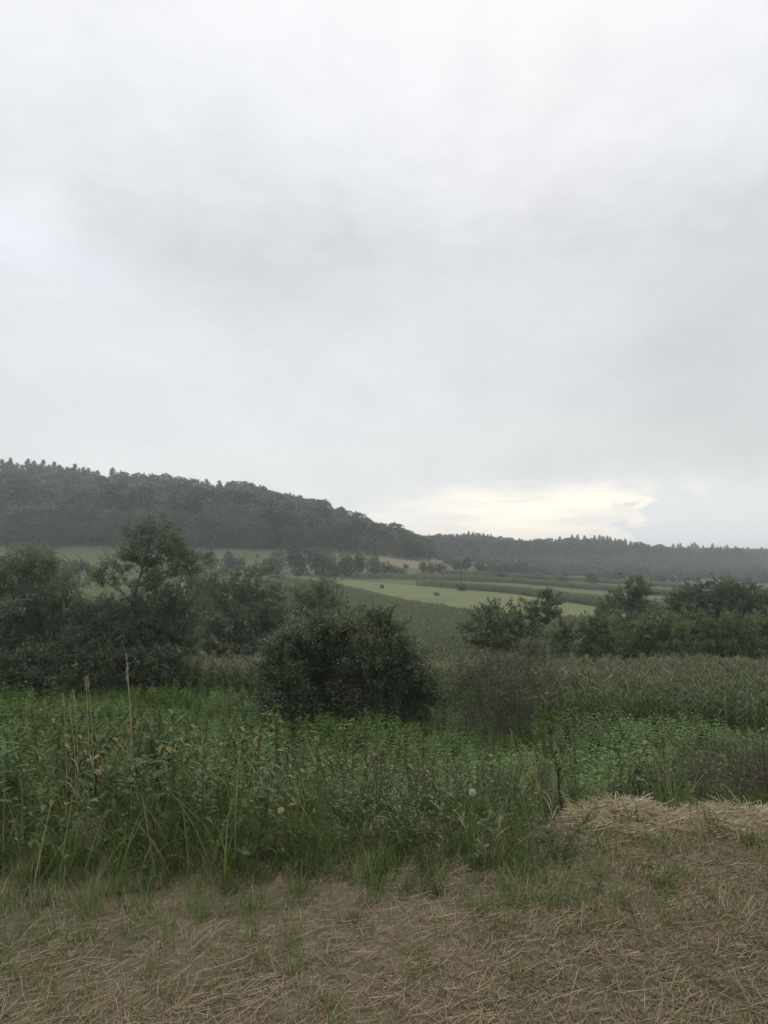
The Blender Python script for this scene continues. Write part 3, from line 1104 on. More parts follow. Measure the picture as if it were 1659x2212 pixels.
# ------------------------------------------------------------------ near trees and bushes
def crown_tree(name, label, cat, Y, base, limbs, lobes, leafmat, barkmat, leaf=(.10, .03), per=90, twig=.7, trunk_r=.16, droop=.2,
               erect=.3, depth=.75, group=None, bare=0, sprigs=40, sprays=45):
    """Y metres ahead; base/limbs/lobes are read off the photograph (column, row[, radii]); lobes get depth of their own.
    per = leaves per square metre of lobe outline"""
    b = at(base[0], base[1], Y)
    zb = hz(b[0], b[1])
    o = np.array([b[0], b[1], zb])
    e = thing(name, label, cat, tuple(o), 0, group)
    tk, cr = Geo(), Geo()
    mpp = Y / F
    nodes = []
    for lb in limbs:
        pts = []
        for k, q in enumerate(lb['p']):
            dy = q[2] if len(q) > 2 else 0
            p = at(q[0], q[1], Y)
            p[1] += dy
            pts.append(p - o)
        pts = np.array(pts)
        if lb.get('root', True):
            pts[0][2] = -.15
        n = max(6, len(pts) * 4)
        t = np.linspace(0, 1, len(pts))
        tt = np.linspace(0, 1, n)
        q = np.stack([np.interp(tt, t, pts[:, i]) for i in range(3)], -1)
        for _ in range(2):
            q[1:-1] = (q[:-2] + 2 * q[1:-1] + q[2:]) / 4
        q[1:-1] += rng.normal(0, .02, (n - 2, 3))
        r0, r1 = lb['r']
        tk.tube(q, np.linspace(r0, r1, n) * .62, 7)
        nodes.append(q)
    allq = np.concatenate(nodes) if nodes else np.zeros((1, 3))
    for lo in lobes:
        cx, cy, rx, ry = lo[:4]
        a, c = rx * mpp, ry * mpp
        dpt = min(a, 1.6 * c) * 1.0
        dy = lo[4] if len(lo) > 4 else rng.uniform(-1, 1) * depth
        C = at(cx, cy, Y) - o
        C[1] += dy
        rad = np.array([a, dpt, c])
        # branch from the nearest limb
        dd = np.linalg.norm((allq - C) * np.array([1, .6, 1]) + np.array([0, 0, 0]), axis=1) + np.where(allq[:, 2] > C[2], .8, 0)
        s = allq[np.argmin(dd)]
        mid = (s + C) / 2 + np.array([0, 0, .12 * np.linalg.norm(C - s)]) + rng.normal(0, .08, 3)
        tk.tube(np.array([s, (s * .45 + mid * .55), mid, (mid + C) / 2 + rng.normal(0, .04, 3), C]), np.linspace(.2, .06, 5) * trunk_r, 5)
        area = math.pi * a * c
        nl = int(per * area * 1.55 * rng.uniform(.8, 1.2))
        nt = max(6, nl // sprigs)
        u = unit(nt)
        u[:, 2] = np.where(u[:, 2] < -.55, -u[:, 2], u[:, 2])
        s0 = C + u * rad * (rng.uniform(0.05, .82, nt) ** .7)[:, None]
        td = u * np.array([1, 1, .8]) + np.array([0, 0, erect]) + rng.normal(0, .45, (nt, 3))
        td /= np.linalg.norm(td, axis=1)[:, None]
        tl = twig * rng.uniform(.5, 1.3, nt) * min(1.0, (a + c) * .8)
        s1 = s0 + td * tl[:, None]
        tk.tubes(np.repeat(C[None], nt, 0) * .4 + s0 * .6, s0, .010, .007, 3)
        tk.tubes(s0, s1, .006, .0025, 3)
        lk = np.repeat(np.arange(nt), sprigs)
        tt = rng.uniform(.05, 1.02, len(lk))
        P = s0[lk] + td[lk] * (tl[lk] * tt)[:, None] + rng.normal(0, .045 + .05 * twig, (len(lk), 3))
        D = td[lk] * .7 + rng.normal(0, .6, (len(lk), 3)) - np.array([0, 0, droop])
        lt = np.clip(.45 + .27 * rng.normal() + .17 * rng.normal(size=nt)[lk] + rng.normal(0, .17, len(lk)), 0, 1)
        L = leaf[0] * rng.uniform(.7, 1.6, len(lk))
        cr.leaves(P, D, L, L * leaf[1] / leaf[0], lt)
        for _ in range(int(bare)):
            q0 = C + unit(1)[0] * rad * .5
            d = np.array([rng.normal(0, .4), rng.normal(0, .4), 1.0])
            q1 = q0 + d * rng.uniform(.5, 1.1) * c
            tk.tube(np.array([q0, (q0 + q1) / 2 + rng.normal(0, .05, 3), q1]), [.009, .006, .003], 3)
    for _ in range(sprays):                       # long shoots that break the outline
        lo = lobes[int(rng.integers(0, len(lobes)))]
        C = at(lo[0], lo[1], Y) - o
        d = unit(1)[0] * [1, .6, 1]
        if d[2] < -.2:
            d[2] *= -1
        q0 = C + d * np.array([lo[2] * mpp, lo[2] * mpp * .7, lo[3] * mpp]) * .8
        d = d + np.array([0, 0, .25]) + rng.normal(0, .25, 3)
        d /= np.linalg.norm(d)
        L_ = twig * rng.uniform(.8, 1.9)
        q1 = q0 + d * L_ * .55 + rng.normal(0, .04, 3)
        q2 = q0 + d * L_ + np.array([0, 0, -.12 * L_])
        tk.tube(np.array([q0, q1, q2]), [.009, .006, .002], 4)
        m = int(26 * L_ / leaf[0] * .22) + 8
        t_ = rng.uniform(.1, 1.03, m)[:, None]
        P = np.where(t_ < .55, q0 + (q1 - q0) * t_ / .55, q1 + (q2 - q1) * (t_ - .55) / .45) + rng.normal(0, .03 + .03 * twig, (m, 3))
        L = leaf[0] * rng.uniform(.7, 1.4, m)
        cr.leaves(P, d * .6 + rng.normal(0, .6, (m, 3)), L, L * leaf[1] / leaf[0], np.clip(rng.normal(.6, .2, m), 0, 1))
    link('trunk', tk.mesh('trunk', barkmat, True), e)
    link('crown', cr.mesh('crown', leafmat), e)
    return e


def build_near_trees():
    W, B = M['willow'], M['bark']
    crown_tree('willow_tree', 'spreading grey green willow at the far left edge of the meadow bed', 'tree', 33, (108, 1475),
               [dict(p=[(108, 1478), (104, 1430), (98, 1380), (82, 1330), (70, 1270), (72, 1225)], r=(.17, .04)),
                dict(p=[(100, 1395), (70, 1365), (38, 1330), (20, 1290)], r=(.09, .03), root=False),
                dict(p=[(94, 1365), (120, 1320), (138, 1280)], r=(.08, .03), root=False)],
               [(80, 1205, 34, 22), (40, 1210, 34, 22), (20, 1235, 40, 30), (105, 1235, 38, 26), (60, 1250, 45, 30), (130, 1272, 42, 32), (20, 1290, 45, 40), (80, 1300, 50, 34),
                (150, 1310, 34, 34), (40, 1345, 48, 36), (110, 1345, 50, 34), (5, 1390, 44, 44), (80, 1395, 50, 36), (150, 1380, 44, 40), (30, 1430, 48, 30),
                (130, 1430, 44, 30), (-20, 1330, 40, 50), (-30, 1260, 40, 40), (165, 1345, 26, 30), (150, 1410, 40, 40, 1.5), (60, 1365, 60, 40, 1.8), (10, 1435, 50, 40, 1.2), (170, 1390, 40, 40, 1.6), (100, 1455, 60, 24, 1)],
               W, B, leaf=(.13, .036), per=560, twig=.75)
    crown_tree('tall_willow', 'tallest willow with open leaning crown and bare forked limbs above the meadow', 'tree', 32, (252, 1470),
               [dict(p=[(252, 1475), (262, 1400), (278, 1330), (290, 1282), (300, 1250), (312, 1215), (322, 1175), (334, 1130)], r=(.19, .03)),
                dict(p=[(294, 1268), (318, 1250), (350, 1238), (392, 1225), (420, 1212)], r=(.075, .02), root=False),
                dict(p=[(300, 1250), (322, 1222), (350, 1188), (378, 1168)], r=(.06, .018), root=False),
                dict(p=[(284, 1300), (262, 1278), (238, 1262), (212, 1246)], r=(.07, .02), root=False),
                dict(p=[(262, 1475), (300, 1390), (345, 1320), (395, 1270), (430, 1245)], r=(.14, .025)),
                dict(p=[(246, 1475), (228, 1410), (205, 1350), (192, 1310)], r=(.12, .03))],
               [(334, 1136, 26, 12), (354, 1138, 18, 9), (318, 1150, 26, 16), (312, 1165, 28, 20), (342, 1160, 20, 16), (298, 1190, 26, 20), (330, 1190, 22, 16), (378, 1165, 18, 9), (392, 1178, 16, 10),
                (402, 1190, 10, 7), (270, 1210, 30, 20), (250, 1232, 24, 16), (222, 1240, 22, 16), (206, 1256, 20, 16), (305, 1218, 28, 16), (345, 1215, 30, 18), (375, 1212, 26, 18),
                (405, 1215, 26, 18), (425, 1232, 20, 20), (410, 1250, 28, 20), (370, 1248, 26, 16), (432, 1268, 16, 20), (330, 1266, 30, 16), (355, 1285, 36, 22),
                (385, 1290, 36, 24), (320, 1315, 46, 28), (275, 1335, 46, 30), (230, 1330, 34, 30), (365, 1325, 46, 32), (405, 1322, 30, 28), (290, 1370, 60, 34), (350, 1370, 56, 36),
                (225, 1375, 44, 36), (400, 1365, 34, 32), (190, 1340, 30, 34), (185, 1390, 34, 36), (255, 1415, 60, 34), (330, 1418, 60, 34), (385, 1405, 36, 28), (195, 1430, 44, 32), (250, 1262, 22, 14), (300, 1248, 24, 14, 1), (350, 1252, 34, 16, 1), (275, 1295, 22, 14, 1), (360, 1195, 26, 14), (420, 1212, 24, 12), (300, 1345, 60, 36, 1.8), (240, 1365, 50, 40, 2), (350, 1395, 60, 36, 2), (280, 1440, 70, 26, 1.2), (200, 1305, 18, 18), (185, 1320, 20, 22), (395, 1300, 34, 24, 1.4)],
               W, B, leaf=(.125, .034), per=540, twig=.65, depth=1.1)
    # dark undergrowth at the willows' feet
    for k, (cx, lb) in enumerate(((60, 'dark low elder bush under the far left willow'), (215, 'dark low elder bush left of the tall willow trunk'),
                                  (330, 'dark low elder bush right of the tall willow trunk'))):
        crown_tree('elder_bush', lb, 'bush', 30.5 + (k == 3) * 2.5, (cx, 1470), [dict(p=[(cx, 1475), (cx + 3, 1440)], r=(.05, .02))],
                   [(cx - 38, 1445, 36, 30), (cx + 2, 1435, 42, 30), (cx + 40, 1445, 38, 30), (cx - 30, 1478, 50, 24), (cx + 30, 1480, 50, 24), (cx, 1470, 50, 26)],
                   M['dark'], M['barkdark'], leaf=(.12, .05), per=520, twig=.5, trunk_r=.07)
    crown_tree('grey_willow', 'broad many stemmed willow behind the small maize patch', 'tree', 43, (515, 1430),
               [dict(p=[(455, 1440), (448, 1370), (438, 1300), (450, 1262)], r=(.10, .03)), dict(p=[(480, 1440), (485, 1360), (478, 1300), (472, 1255)], r=(.09, .03)),
                dict(p=[(512, 1440), (508, 1350), (520, 1300), (540, 1250)], r=(.10, .03)), dict(p=[(535, 1440), (548, 1370), (555, 1310), (556, 1255)], r=(.09, .03)),
                dict(p=[(560, 1440), (575, 1370), (590, 1310), (585, 1280)], r=(.09, .03)), dict(p=[(585, 1440), (600, 1380), (612, 1330)], r=(.08, .03)),
                dict(p=[(525, 1440), (530, 1390), (500, 1330)], r=(.07, .03))],
               [(462, 1262, 30, 18), (500, 1268, 30, 18), (540, 1252, 30, 18), (562, 1248, 22, 14), (435, 1285, 28, 24), (480, 1298, 36, 24), (530, 1290, 40, 26), (578, 1278, 30, 22),
                (600, 1300, 28, 24), (440, 1320, 30, 26), (500, 1335, 40, 26), (560, 1325, 40, 28), (610, 1335, 28, 28), (470, 1362, 36, 24), (590, 1365, 34, 26), (535, 1368, 36, 22),
                (430, 1365, 26, 30), (620, 1375, 24, 26), (500, 1392, 40, 20), (575, 1398, 36, 18), (435, 1402, 30, 26), (460, 1330, 50, 40, 2), (520, 1320, 60, 44, 2.2), (585, 1350, 50, 44, 2), (480, 1385, 60, 36, 2.2), (555, 1385, 60, 36, 2.2), (610, 1400, 34, 26, 1.5), (450, 1418, 44, 22, .8), (520, 1422, 50, 20, 1), (590, 1420, 44, 22, .8), (550, 1240, 14, 10), (565, 1234, 9, 8), (515, 1252, 14, 10)],
               W, B, leaf=(.15, .045), per=330, twig=.8, depth=1.3)
    crown_tree('pale_willow', 'pale rounded willow in front of the valley maize left of centre', 'tree', 50, (670, 1420),
               [dict(p=[(668, 1425), (660, 1360), (650, 1310), (640, 1280)], r=(.11, .03)), dict(p=[(680, 1425), (690, 1350), (700, 1300), (706, 1268)], r=(.10, .03))],
               [(640, 1284, 24, 20), (705, 1268, 18, 16), (690, 1288, 26, 18), (655, 1305, 34, 24), (715, 1305, 22, 24), (625, 1325, 30, 28), (690, 1325, 40, 28), (725, 1340, 22, 28),
                (650, 1355, 40, 26), (705, 1365, 36, 24), (620, 1375, 30, 26), (670, 1390, 44, 24), (720, 1395, 26, 22)],
               M['willow2'], B, leaf=(.15, .045), per=330, twig=.8, depth=1.3)
    crown_tree('hawthorn_bush', 'large dense dark hawthorn bush in the middle of the nettle bed', 'bush', 24, (745, 1580),
               [dict(p=[(735, 1590), (715, 1500), (680, 1430), (650, 1390)], r=(.08, .02)), dict(p=[(745, 1590), (748, 1500), (745, 1420), (740, 1370)], r=(.09, .02)),
                dict(p=[(755, 1590), (790, 1500), (825, 1430), (850, 1390)], r=(.08, .02)), dict(p=[(760, 1590), (830, 1530), (890, 1480), (915, 1450)], r=(.06, .02)),
                dict(p=[(730, 1590), (660, 1530), (600, 1480), (585, 1450)], r=(.06, .02))],
               [(640, 1385, 44, 26), (690, 1368, 44, 24), (735, 1362, 44, 26), (775, 1362, 40, 24), (820, 1375, 40, 24), (855, 1400, 36, 26), (885, 1430, 32, 28), (905, 1462, 26, 26),
                (610, 1415, 40, 28), (660, 1425, 52, 34), (720, 1420, 60, 38), (790, 1425, 60, 38), (845, 1450, 46, 36), (588, 1455, 26, 30), (630, 1475, 50, 40),
                (700, 1485, 64, 44), (775, 1490, 64, 44), (845, 1505, 54, 40), (890, 1510, 36, 34), (600, 1515, 36, 40), (650, 1535, 56, 38), (725, 1545, 64, 36), (800, 1548, 60, 34),
                (865, 1545, 46, 30), (822, 1348, 14, 16), (834, 1362, 12, 12), (790, 1345, 16, 10), (650, 1365, 16, 10), (578, 1490, 18, 26), (925, 1470, 14, 18), (713, 1440, 56, 34, .3), (767, 1505, 56, 36, .3), (680, 1520, 50, 34, .2), (830, 1490, 50, 34, .2)] + [(np.interp(q, range(17), [578, 585, 610, 640, 665, 692, 720, 745, 790, 822, 845, 880, 905, 928, 940, 915, 900]) + rng.uniform(-10, 4) * np.sign(q - 8),
                   np.interp(q, range(17), [1485, 1440, 1410, 1382, 1360, 1338, 1350, 1332, 1338, 1322, 1348, 1388, 1415, 1450, 1475, 1502, 1540]) + rng.uniform(4, 26), rng.uniform(7, 17), rng.uniform(7, 15)) for q in np.arange(0, 16.1, .42)],
               M['haw'], M['barkdark'], leaf=(.064, .037), per=1500, twig=.5, trunk_r=.09, depth=.9, sprigs=30, bare=1, droop=.1, sprays=190)
    crown_tree('thin_bush', 'sparse brownish twiggy bush standing before the maize', 'bush', 21, (1085, 1590),
               [dict(p=[(1060, 1600), (1040, 1530), (1020, 1470), (1010, 1430)], r=(.035, .01)), dict(p=[(1080, 1600), (1082, 1520), (1075, 1450), (1070, 1405)], r=(.035, .01)),
                dict(p=[(1095, 1600), (1120, 1520), (1140, 1440), (1152, 1385)], r=(.04, .008)), dict(p=[(1100, 1600), (1150, 1540), (1180, 1480), (1195, 1450)], r=(.03, .01)),
                dict(p=[(1165, 1500), (1140, 1455), (1105, 1418)], r=(.018, .006), root=False), dict(p=[(1070, 1600), (1030, 1560), (985, 1500), (975, 1470)], r=(.03, .008)),
                dict(p=[(1085, 1600), (1095, 1540), (1092, 1480), (1110, 1420)], r=(.03, .008)), dict(p=[(1100, 1600), (1165, 1560), (1195, 1500)], r=(.026, .008)), dict(p=[(1065, 1600), (1010, 1550), (1000, 1470), (1030, 1420)], r=(.026, .008))],
               [(985, 1470, 22, 20), (975, 1510, 18, 22), (1200, 1490, 16, 22), (1020, 1455, 32, 28), (1065, 1445, 34, 26), (1110, 1448, 36, 30), (1150, 1430, 30, 36), (1180, 1465, 26, 30), (1010, 1500, 30, 32), (1055, 1490, 40, 36), (1105, 1495, 44, 38),
                (1155, 1505, 36, 38), (1015, 1550, 32, 28), (1065, 1545, 44, 34), (1120, 1550, 44, 32), (1165, 1550, 26, 28), (1080, 1580, 60, 24), (1140, 1580, 40, 20), (1025, 1580, 36, 20), (1150, 1395, 10, 14)],
               M['thin'], M['barkbrown'], leaf=(.060, .030), per=300, twig=.55, trunk_r=.07, depth=.9, sprigs=10, bare=4, erect=.4, sprays=60)
    RB = M['robin']
    kw = dict(leaf=(.17, .075), per=230, twig=.8, depth=1.2, erect=.1, droop=.25)
    crown_tree('robinia_shrub', 'dark green bushy robinia at the back edge of the near maize', 'tree', 50, (1070, 1420),
               [dict(p=[(1070, 1425), (1065, 1380), (1060, 1340)], r=(.10, .03)), dict(p=[(1080, 1425), (1100, 1380), (1105, 1350)], r=(.08, .03))],
               [(1072, 1325, 18, 12), (1050, 1345, 28, 20), (1095, 1350, 28, 20), (1025, 1370, 26, 18), (1075, 1372, 36, 22), (1115, 1372, 24, 22), (1040, 1392, 36, 20), (1095, 1395, 40, 20), (1118, 1345, 14, 10)],
               M['dark'], M['barkdark'], **kw)
    crown_tree('leaning_sapling', 'slim dark tree with flat topped tufts next to the bushy robinia', 'tree', 49, (1148, 1420),
               [dict(p=[(1146, 1425), (1148, 1385), (1152, 1350), (1164, 1322), (1180, 1302)], r=(.10, .025)), dict(p=[(1156, 1342), (1176, 1335), (1194, 1326)], r=(.04, .015), root=False)],
               [(1178, 1303, 20, 9), (1160, 1312, 14, 9), (1196, 1306, 10, 6), (1160, 1330, 14, 10), (1192, 1326, 12, 6), (1182, 1342, 9, 5), (1150, 1352, 14, 12), (1145, 1378, 18, 16), (1160, 1370, 14, 14)],
               M['dark'], M['barkdark'], **kw)
    crown_tree('slender_tree', 'slender dark tree rising above the robinias before the utility pole', 'tree', 66, (1350, 1420),
               [dict(p=[(1352, 1425), (1356, 1360), (1366, 1310), (1376, 1262)], r=(.13, .03)), dict(p=[(1352, 1410), (1340, 1340), (1335, 1305)], r=(.08, .03))],
               [(1368, 1264, 10, 12), (1386, 1262, 9, 12), (1376, 1282, 22, 14), (1350, 1295, 24, 16), (1388, 1300, 22, 16), (1325, 1315, 20, 18), (1362, 1315, 34, 20), (1395, 1325, 20, 20),
                (1320, 1340, 22, 18), (1350, 1342, 36, 22), (1385, 1350, 30, 22), (1340, 1370, 40, 24), (1390, 1380, 36, 24), (1320, 1390, 24, 24)],
               M['dark'], M['barkdark'], leaf=(.18, .07), per=210, twig=.9, depth=1.5)
    for k, (cx, top, lb) in enumerate(((1490, 1272, 'first dark tall tree of the row behind the robinias'), (1548, 1255, 'tallest dark tree of the row behind the robinias'),
                                       (1603, 1266, 'dark tree with split crown right of the tallest one'), (1655, 1282, 'dark tree cut by the right picture edge behind the robinias'))):
        s = 1 if k != 1 else 1.15
        crown_tree('alder_tree', lb, 'tree', 70, (cx, 1420), [dict(p=[(cx, 1425), (cx + 4, 1350), (cx, top + 12)], r=(.16, .03)), dict(p=[(cx, 1400), (cx - 18, 1340), (cx - 24, top + 30)], r=(.09, .03))],
                   [(cx + 2, top + 10, 15 * s, 11), (cx - 18, top + 22, 20, 14), (cx + 20, top + 22, 20, 15), (cx - 4, top + 34, 28, 18), (cx - 28, top + 44, 22, 18), (cx + 28, top + 46, 24, 20),
                    (cx, top + 60, 36, 22), (cx - 24, top + 80, 30, 24), (cx + 24, top + 82, 30, 24), (cx, top + 105, 40, 26)],
                   M['dark'], M['barkdark'], leaf=(.18, .075), per=210, twig=.9, depth=1.5)
    for k, (cx, top, w, lb) in enumerate(((1292, 1340, 1.0, 'small light green robinia at the left end of the robinia thicket'),
                                          (1358, 1352, 1.0, 'low robinia in front of the slender dark tree'),
                                          (1425, 1338, 1.2, 'light green robinia with layered sprays behind the maize tassels'),
                                          (1500, 1326, 1.25, 'tallest pale topped robinia in the thicket behind the maize'),
                                          (1575, 1332, 1.2, 'wide robinia just left of the last one in the thicket'),
                                          (1645, 1335, 1.2, 'robinia at the right end of the thicket cut by the picture edge'))):
        crown_tree('robinia_tree', lb, 'tree', 48 + (k % 2) * 3, (cx, 1430), [dict(p=[(cx, 1435), (cx + 5, 1390), (cx, top + 15)], r=(.11, .03)), dict(p=[(cx, 1430), (cx + 22 * w, 1380)], r=(.07, .02)), dict(p=[(cx, 1430), (cx - 22 * w, 1380)], r=(.07, .02))],
                   [(cx, top + 9, 18 * w, 9), (cx - 18 * w, top + 18, 20 * w, 9), (cx + 18 * w, top + 20, 22 * w, 10), (cx - 4, top + 28, 26 * w, 11), (cx - 28 * w, top + 36, 20 * w, 11), (cx + 28 * w, top + 38, 22 * w, 12),
                    (cx, top + 46, 34 * w, 14), (cx - 24 * w, top + 56, 26 * w, 14), (cx + 24 * w, top + 58, 28 * w, 14), (cx, top + 70, 40 * w, 16), (cx - 20, top + 86, 34 * w, 15), (cx + 22, top + 86, 34 * w, 15)],
                   RB, M['barkdark'], **kw)
    crown_tree('dark_bush', 'small upright dark bush alone between the sapling and the robinias', 'bush', 44, (1216, 1412),
               [dict(p=[(1216, 1418), (1214, 1385)], r=(.05, .02))], [(1214, 1375, 7, 9), (1216, 1390, 10, 12), (1213, 1402, 11, 10)], M['dark'], M['barkdark'], **kw)


build_near_trees()


# ------------------------------------------------------------------ nettle bed
def nettle(h, nodes=9, leaf=.10):
    st, lf = Geo(), Geo()
    b = rng.normal(0, .06, 2)
    st.tube([(0, 0, -.05), (b[0] * .4, b[1] * .4, h * .5), (b[0], b[1], h)], [.005, .004, .002], 3)
    a = rng.uniform(0, 3.14)
    for k in range(nodes):
        t = .25 + .75 * (k + .5) / nodes
        for s in (0, math.pi):
            aa = a + s + rng.normal(0, .25)
            L = leaf * rng.uniform(.8, 1.25) * (1.1 - .45 * max(0, t - .6) / .4)
            lf.blade((b[0] * t, b[1] * t, h * t), (math.cos(aa), math.sin(aa), rng.uniform(.15, .7)), L, L * .55, 3, rng.uniform(.7, 1.5),
                     tint=float(np.clip(rng.normal(.35 + .3 * t, .2), 0, 1)), peak=.3)
        a += math.pi / 2 + rng.normal(0, .2)
    return st, lf


def nettle_clump(n, span, hh):
    V, F4, mi, T, o = [], [], [], [], 0
    for _ in range(n):
        d = np.array([*rng.uniform(-span, span, 2), 0])
        for k, g in enumerate(nettle(rng.uniform(*hh), 8, .12)):
            v = np.concatenate(g.V) + d
            f = np.concatenate(g.F4) + o
            V.append(v)
            F4.append(f)
            mi.append(np.full(len(f), k))
            T += g.T
            o += len(v)
    return mesh_from('nettles', np.concatenate(V), np.concatenate(F4), [M['gstem'], M['nettle']], np.concatenate(T), np.concatenate(mi))


def build_nettles():
    K = [nettle_clump(5, .28, (.75, 1.15)) for _ in range(7)]
    poly = [(-6.5, 8.0), xy(-350, 13), xy(-350, 38), xy(0, 38), xy(130, 38), xy(330, 36), xy(362, 31.2), xy(470, 29.7), xy(600, 29.2), xy(640, 28), xy(930, 27), xy(1010, 24.5), xy(1180, 23), xy(1420, 22), xy(1950, 22.5),
            xy(1950, 13), (7, 7.6), (2.5, 7.4)]
    P = fill(poly, .46)
    n = len(P)
    s = rng.uniform(.75, 1.15, n) * (1 + .22 * _smooth_noise(P[:, 0] * 2.2, P[:, 1] * 1.6))
    s *= np.where((P[:, 0] < -7) & (P[:, 1] > 14) & (P[:, 1] < 24), 1.15, 1)
    scatter('nettle_bed', P, K, s, .10, 'bright green bed of nettles filling the hollow below the verge', 'nettle bed')


build_nettles()


# ------------------------------------------------------------------ foreground weeds
def weed_kind(h, leafmat='weed', dead=.35, leaf=.118, dens=11):
    st, lf = Geo(), Geo()
    lean = rng.normal(0, .17, 2)
    pts = [np.array([lean[0] * t * t * h, lean[1] * t * t * h, h * t - .08 * (t == 0)]) for t in np.linspace(0, 1, 7)]
    pts = np.array(pts)
    st.tube(pts, np.linspace(.0074, .0034, 7), 5)
    a = rng.uniform(0, 3.14)
    for k in range(dens):
        t = .30 + .70 * (k + .5) / dens
        p = np.array([np.interp(t, np.linspace(0, 1, 7), pts[:, i]) for i in range(3)])
        for s in (0, math.pi):
            if t < .5 and rng.random() < .45:
                continue
            aa = a + s + rng.normal(0, .3)
            L = leaf * rng.uniform(.65, 1.3) * (1.15 - .5 * max(0, t - .55) / .45)
            tint = rng.uniform(.86, 1) if rng.random() < dead * .45 else rng.uniform(.05, .8)
            lf.blade(p, (math.cos(aa), math.sin(aa), rng.uniform(-.5, .5)), L, L * rng.uniform(.35, .5), 4, rng.uniform(.9, 2.0), tint=tint, peak=.3)
            if t > .45:                            # hanging flower strings and side sprigs
                for _ in range(2):
                    q = p + rng.normal(0, .004, 3)
                    dv = np.array([math.cos(aa + rng.normal(0, .6)), math.sin(aa + rng.normal(0, .6)), -rng.uniform(.4, 1.3)])
                    m = 6
                    PP = q + dv * (np.linspace(.2, 1, m) * rng.uniform(.03, .06))[:, None] + rng.normal(0, .003, (m, 3))
                    lf.leaves(PP, rng.normal(0, 1, (m, 3)), .012, .007, rng.uniform(.5, .9, m))
                if rng.random() < .5:
                    m = 4
                    PP = p + rng.normal(0, .012, (m, 3))
                    lf.leaves(PP, np.array([math.cos(aa), math.sin(aa), .6]) + rng.normal(0, .5, (m, 3)), rng.uniform(.03, .05, m), .018, rng.uniform(.3, .85, m))
        a += math.pi / 2 + rng.normal(0, .2)
    m = 16
    PP = pts[-1] + rng.normal(0, .012, (m, 3)) - np.array([0, 0, .015])
    lf.leaves(PP, rng.normal(0, .6, (m, 3)) + [0, 0, .3], rng.uniform(.02, .045, m), .014, rng.uniform(.3, .9, m), droop=.4)
    return st.mesh('stem', M['stem'], True), lf.mesh('foliage', M[leafmat])


def leafy_kind(h, feather=False):
    """branching weed: side shoots with alternate leaves, broad or feathery"""
    st, lf = Geo(), Geo()
    lean = rng.normal(0, .14, 2)
    t = np.linspace(0, 1, 6)
    pts = np.stack([lean[0] * h * t ** 1.6, lean[1] * h * t ** 1.6, h * t - .06 * (t == 0)], -1)
    st.tube(pts, np.linspace(.0055, .002, 6), 5)
    shoots = [(pts[0], pts[-1], h)]
    for k in range(9):
        q = rng.uniform(.18, .9)
        p = np.array([np.interp(q, t, pts[:, i]) for i in range(3)])
        a = rng.uniform(0, 6.28)
        L = h * rng.uniform(.2, .4) * (1.15 - .7 * q)
        e = p + np.array([math.cos(a) * .75, math.sin(a) * .75, rng.uniform(.3, .9)]) * L
        st.tubes([p], [e], .0028, .0014, 4)
        shoots.append((p, e, L))
    for p, e, L in shoots:
        m = max(5, int(L / .035))
        for q in np.linspace(.12, 1, m):
            a = rng.uniform(0, 6.28)
            b = p + (e - p) * q
            if feather:
                n = 7
                d = np.array([math.cos(a), math.sin(a), rng.uniform(-.1, .8)])
                PP = b + d * (np.linspace(.1, 1, n) * rng.uniform(.04, .07))[:, None]
                lf.leaves(PP, d + rng.normal(0, .8, (n, 3)), rng.uniform(.018, .034, n), .008, np.clip(rng.normal(.5, .2, n), .02, .84))
            else:
                l = rng.uniform(.045, .095) * (1.15 - .5 * q)
                lf.blade(b, (math.cos(a), math.sin(a), rng.uniform(-.2, .9)), l, l * rng.uniform(.4, .62), 3, rng.uniform(.5, 1.6),
                         tint=rng.uniform(.9, 1) if rng.random() < .05 else float(np.clip(rng.normal(.45, .24), .02, .85)), peak=.35)
    return st.mesh('stem', M['gstem'], True), lf.mesh('foliage', M['weed'])


def broad_kind(h):
    """stout weed with whorls of long pointed leaves"""
    st, lf = Geo(), Geo()
    st.tube([(0, 0, -.1), (.01, 0, h * .5), (.02, .01, h)], [.007, .006, .003], 6)
    a = 0
    n = 9
    for k in range(n):
        t = .35 + .65 * (k + .5) / n
        for s in (0, 2.1, 4.2):
            aa = a + s + rng.normal(0, .2)
            L = rng.uniform(.12, .19) * (1.1 - .5 * max(0, t - .7) / .3)
            lf.blade((.02 * t, .01 * t, h * t), (math.cos(aa), math.sin(aa), .5 + 1.2 * max(0, t - .6)), L, L * .3, 6, rng.uniform(.7, 1.4),
                     tint=float(rng.uniform(.3, .95)), peak=.4)
        a += 1.05
    return st.mesh('stem', M['gstem'], True), lf.mesh('foliage', M['broad'])


def drygrass_kind(h, head=.10):
    st, hd = Geo(), Geo()
    lean = rng.uniform(.04, .12)
    t = np.linspace(0, 1, 8)
    pts = np.stack([lean * h * t ** 2.2, np.zeros(8), h * t], -1)
    st.tube(pts, np.linspace(.0032, .0016, 8), 4, .5)
    for k in range(3):
        z = rng.uniform(.15, .5)
        a = rng.uniform(0, 6.28)
        st.blade((lean * h * z ** 2.2, 0, z * h), (math.cos(a), math.sin(a), 1.8), rng.uniform(.15, .3), .008, 5, 1.9, tint=rng.uniform(.2, .9))
    m = 90
    tt = rng.uniform(0, 1, m)
    d = np.array([lean * 2.2, 0, 1.0])
    P = pts[-1] - d * head * .2 + d * (tt * head)[:, None] + rng.normal(0, 1, (m, 3)) * (.0045 * (1 - .6 * tt))[:, None]
    hd.leaves(P, d + rng.normal(0, .35, (m, 3)), .012, .004, rng.uniform(0, 1, m))
    return st.mesh('stem', M['drygrass']), hd.mesh('seed_head', M['drygrass'])


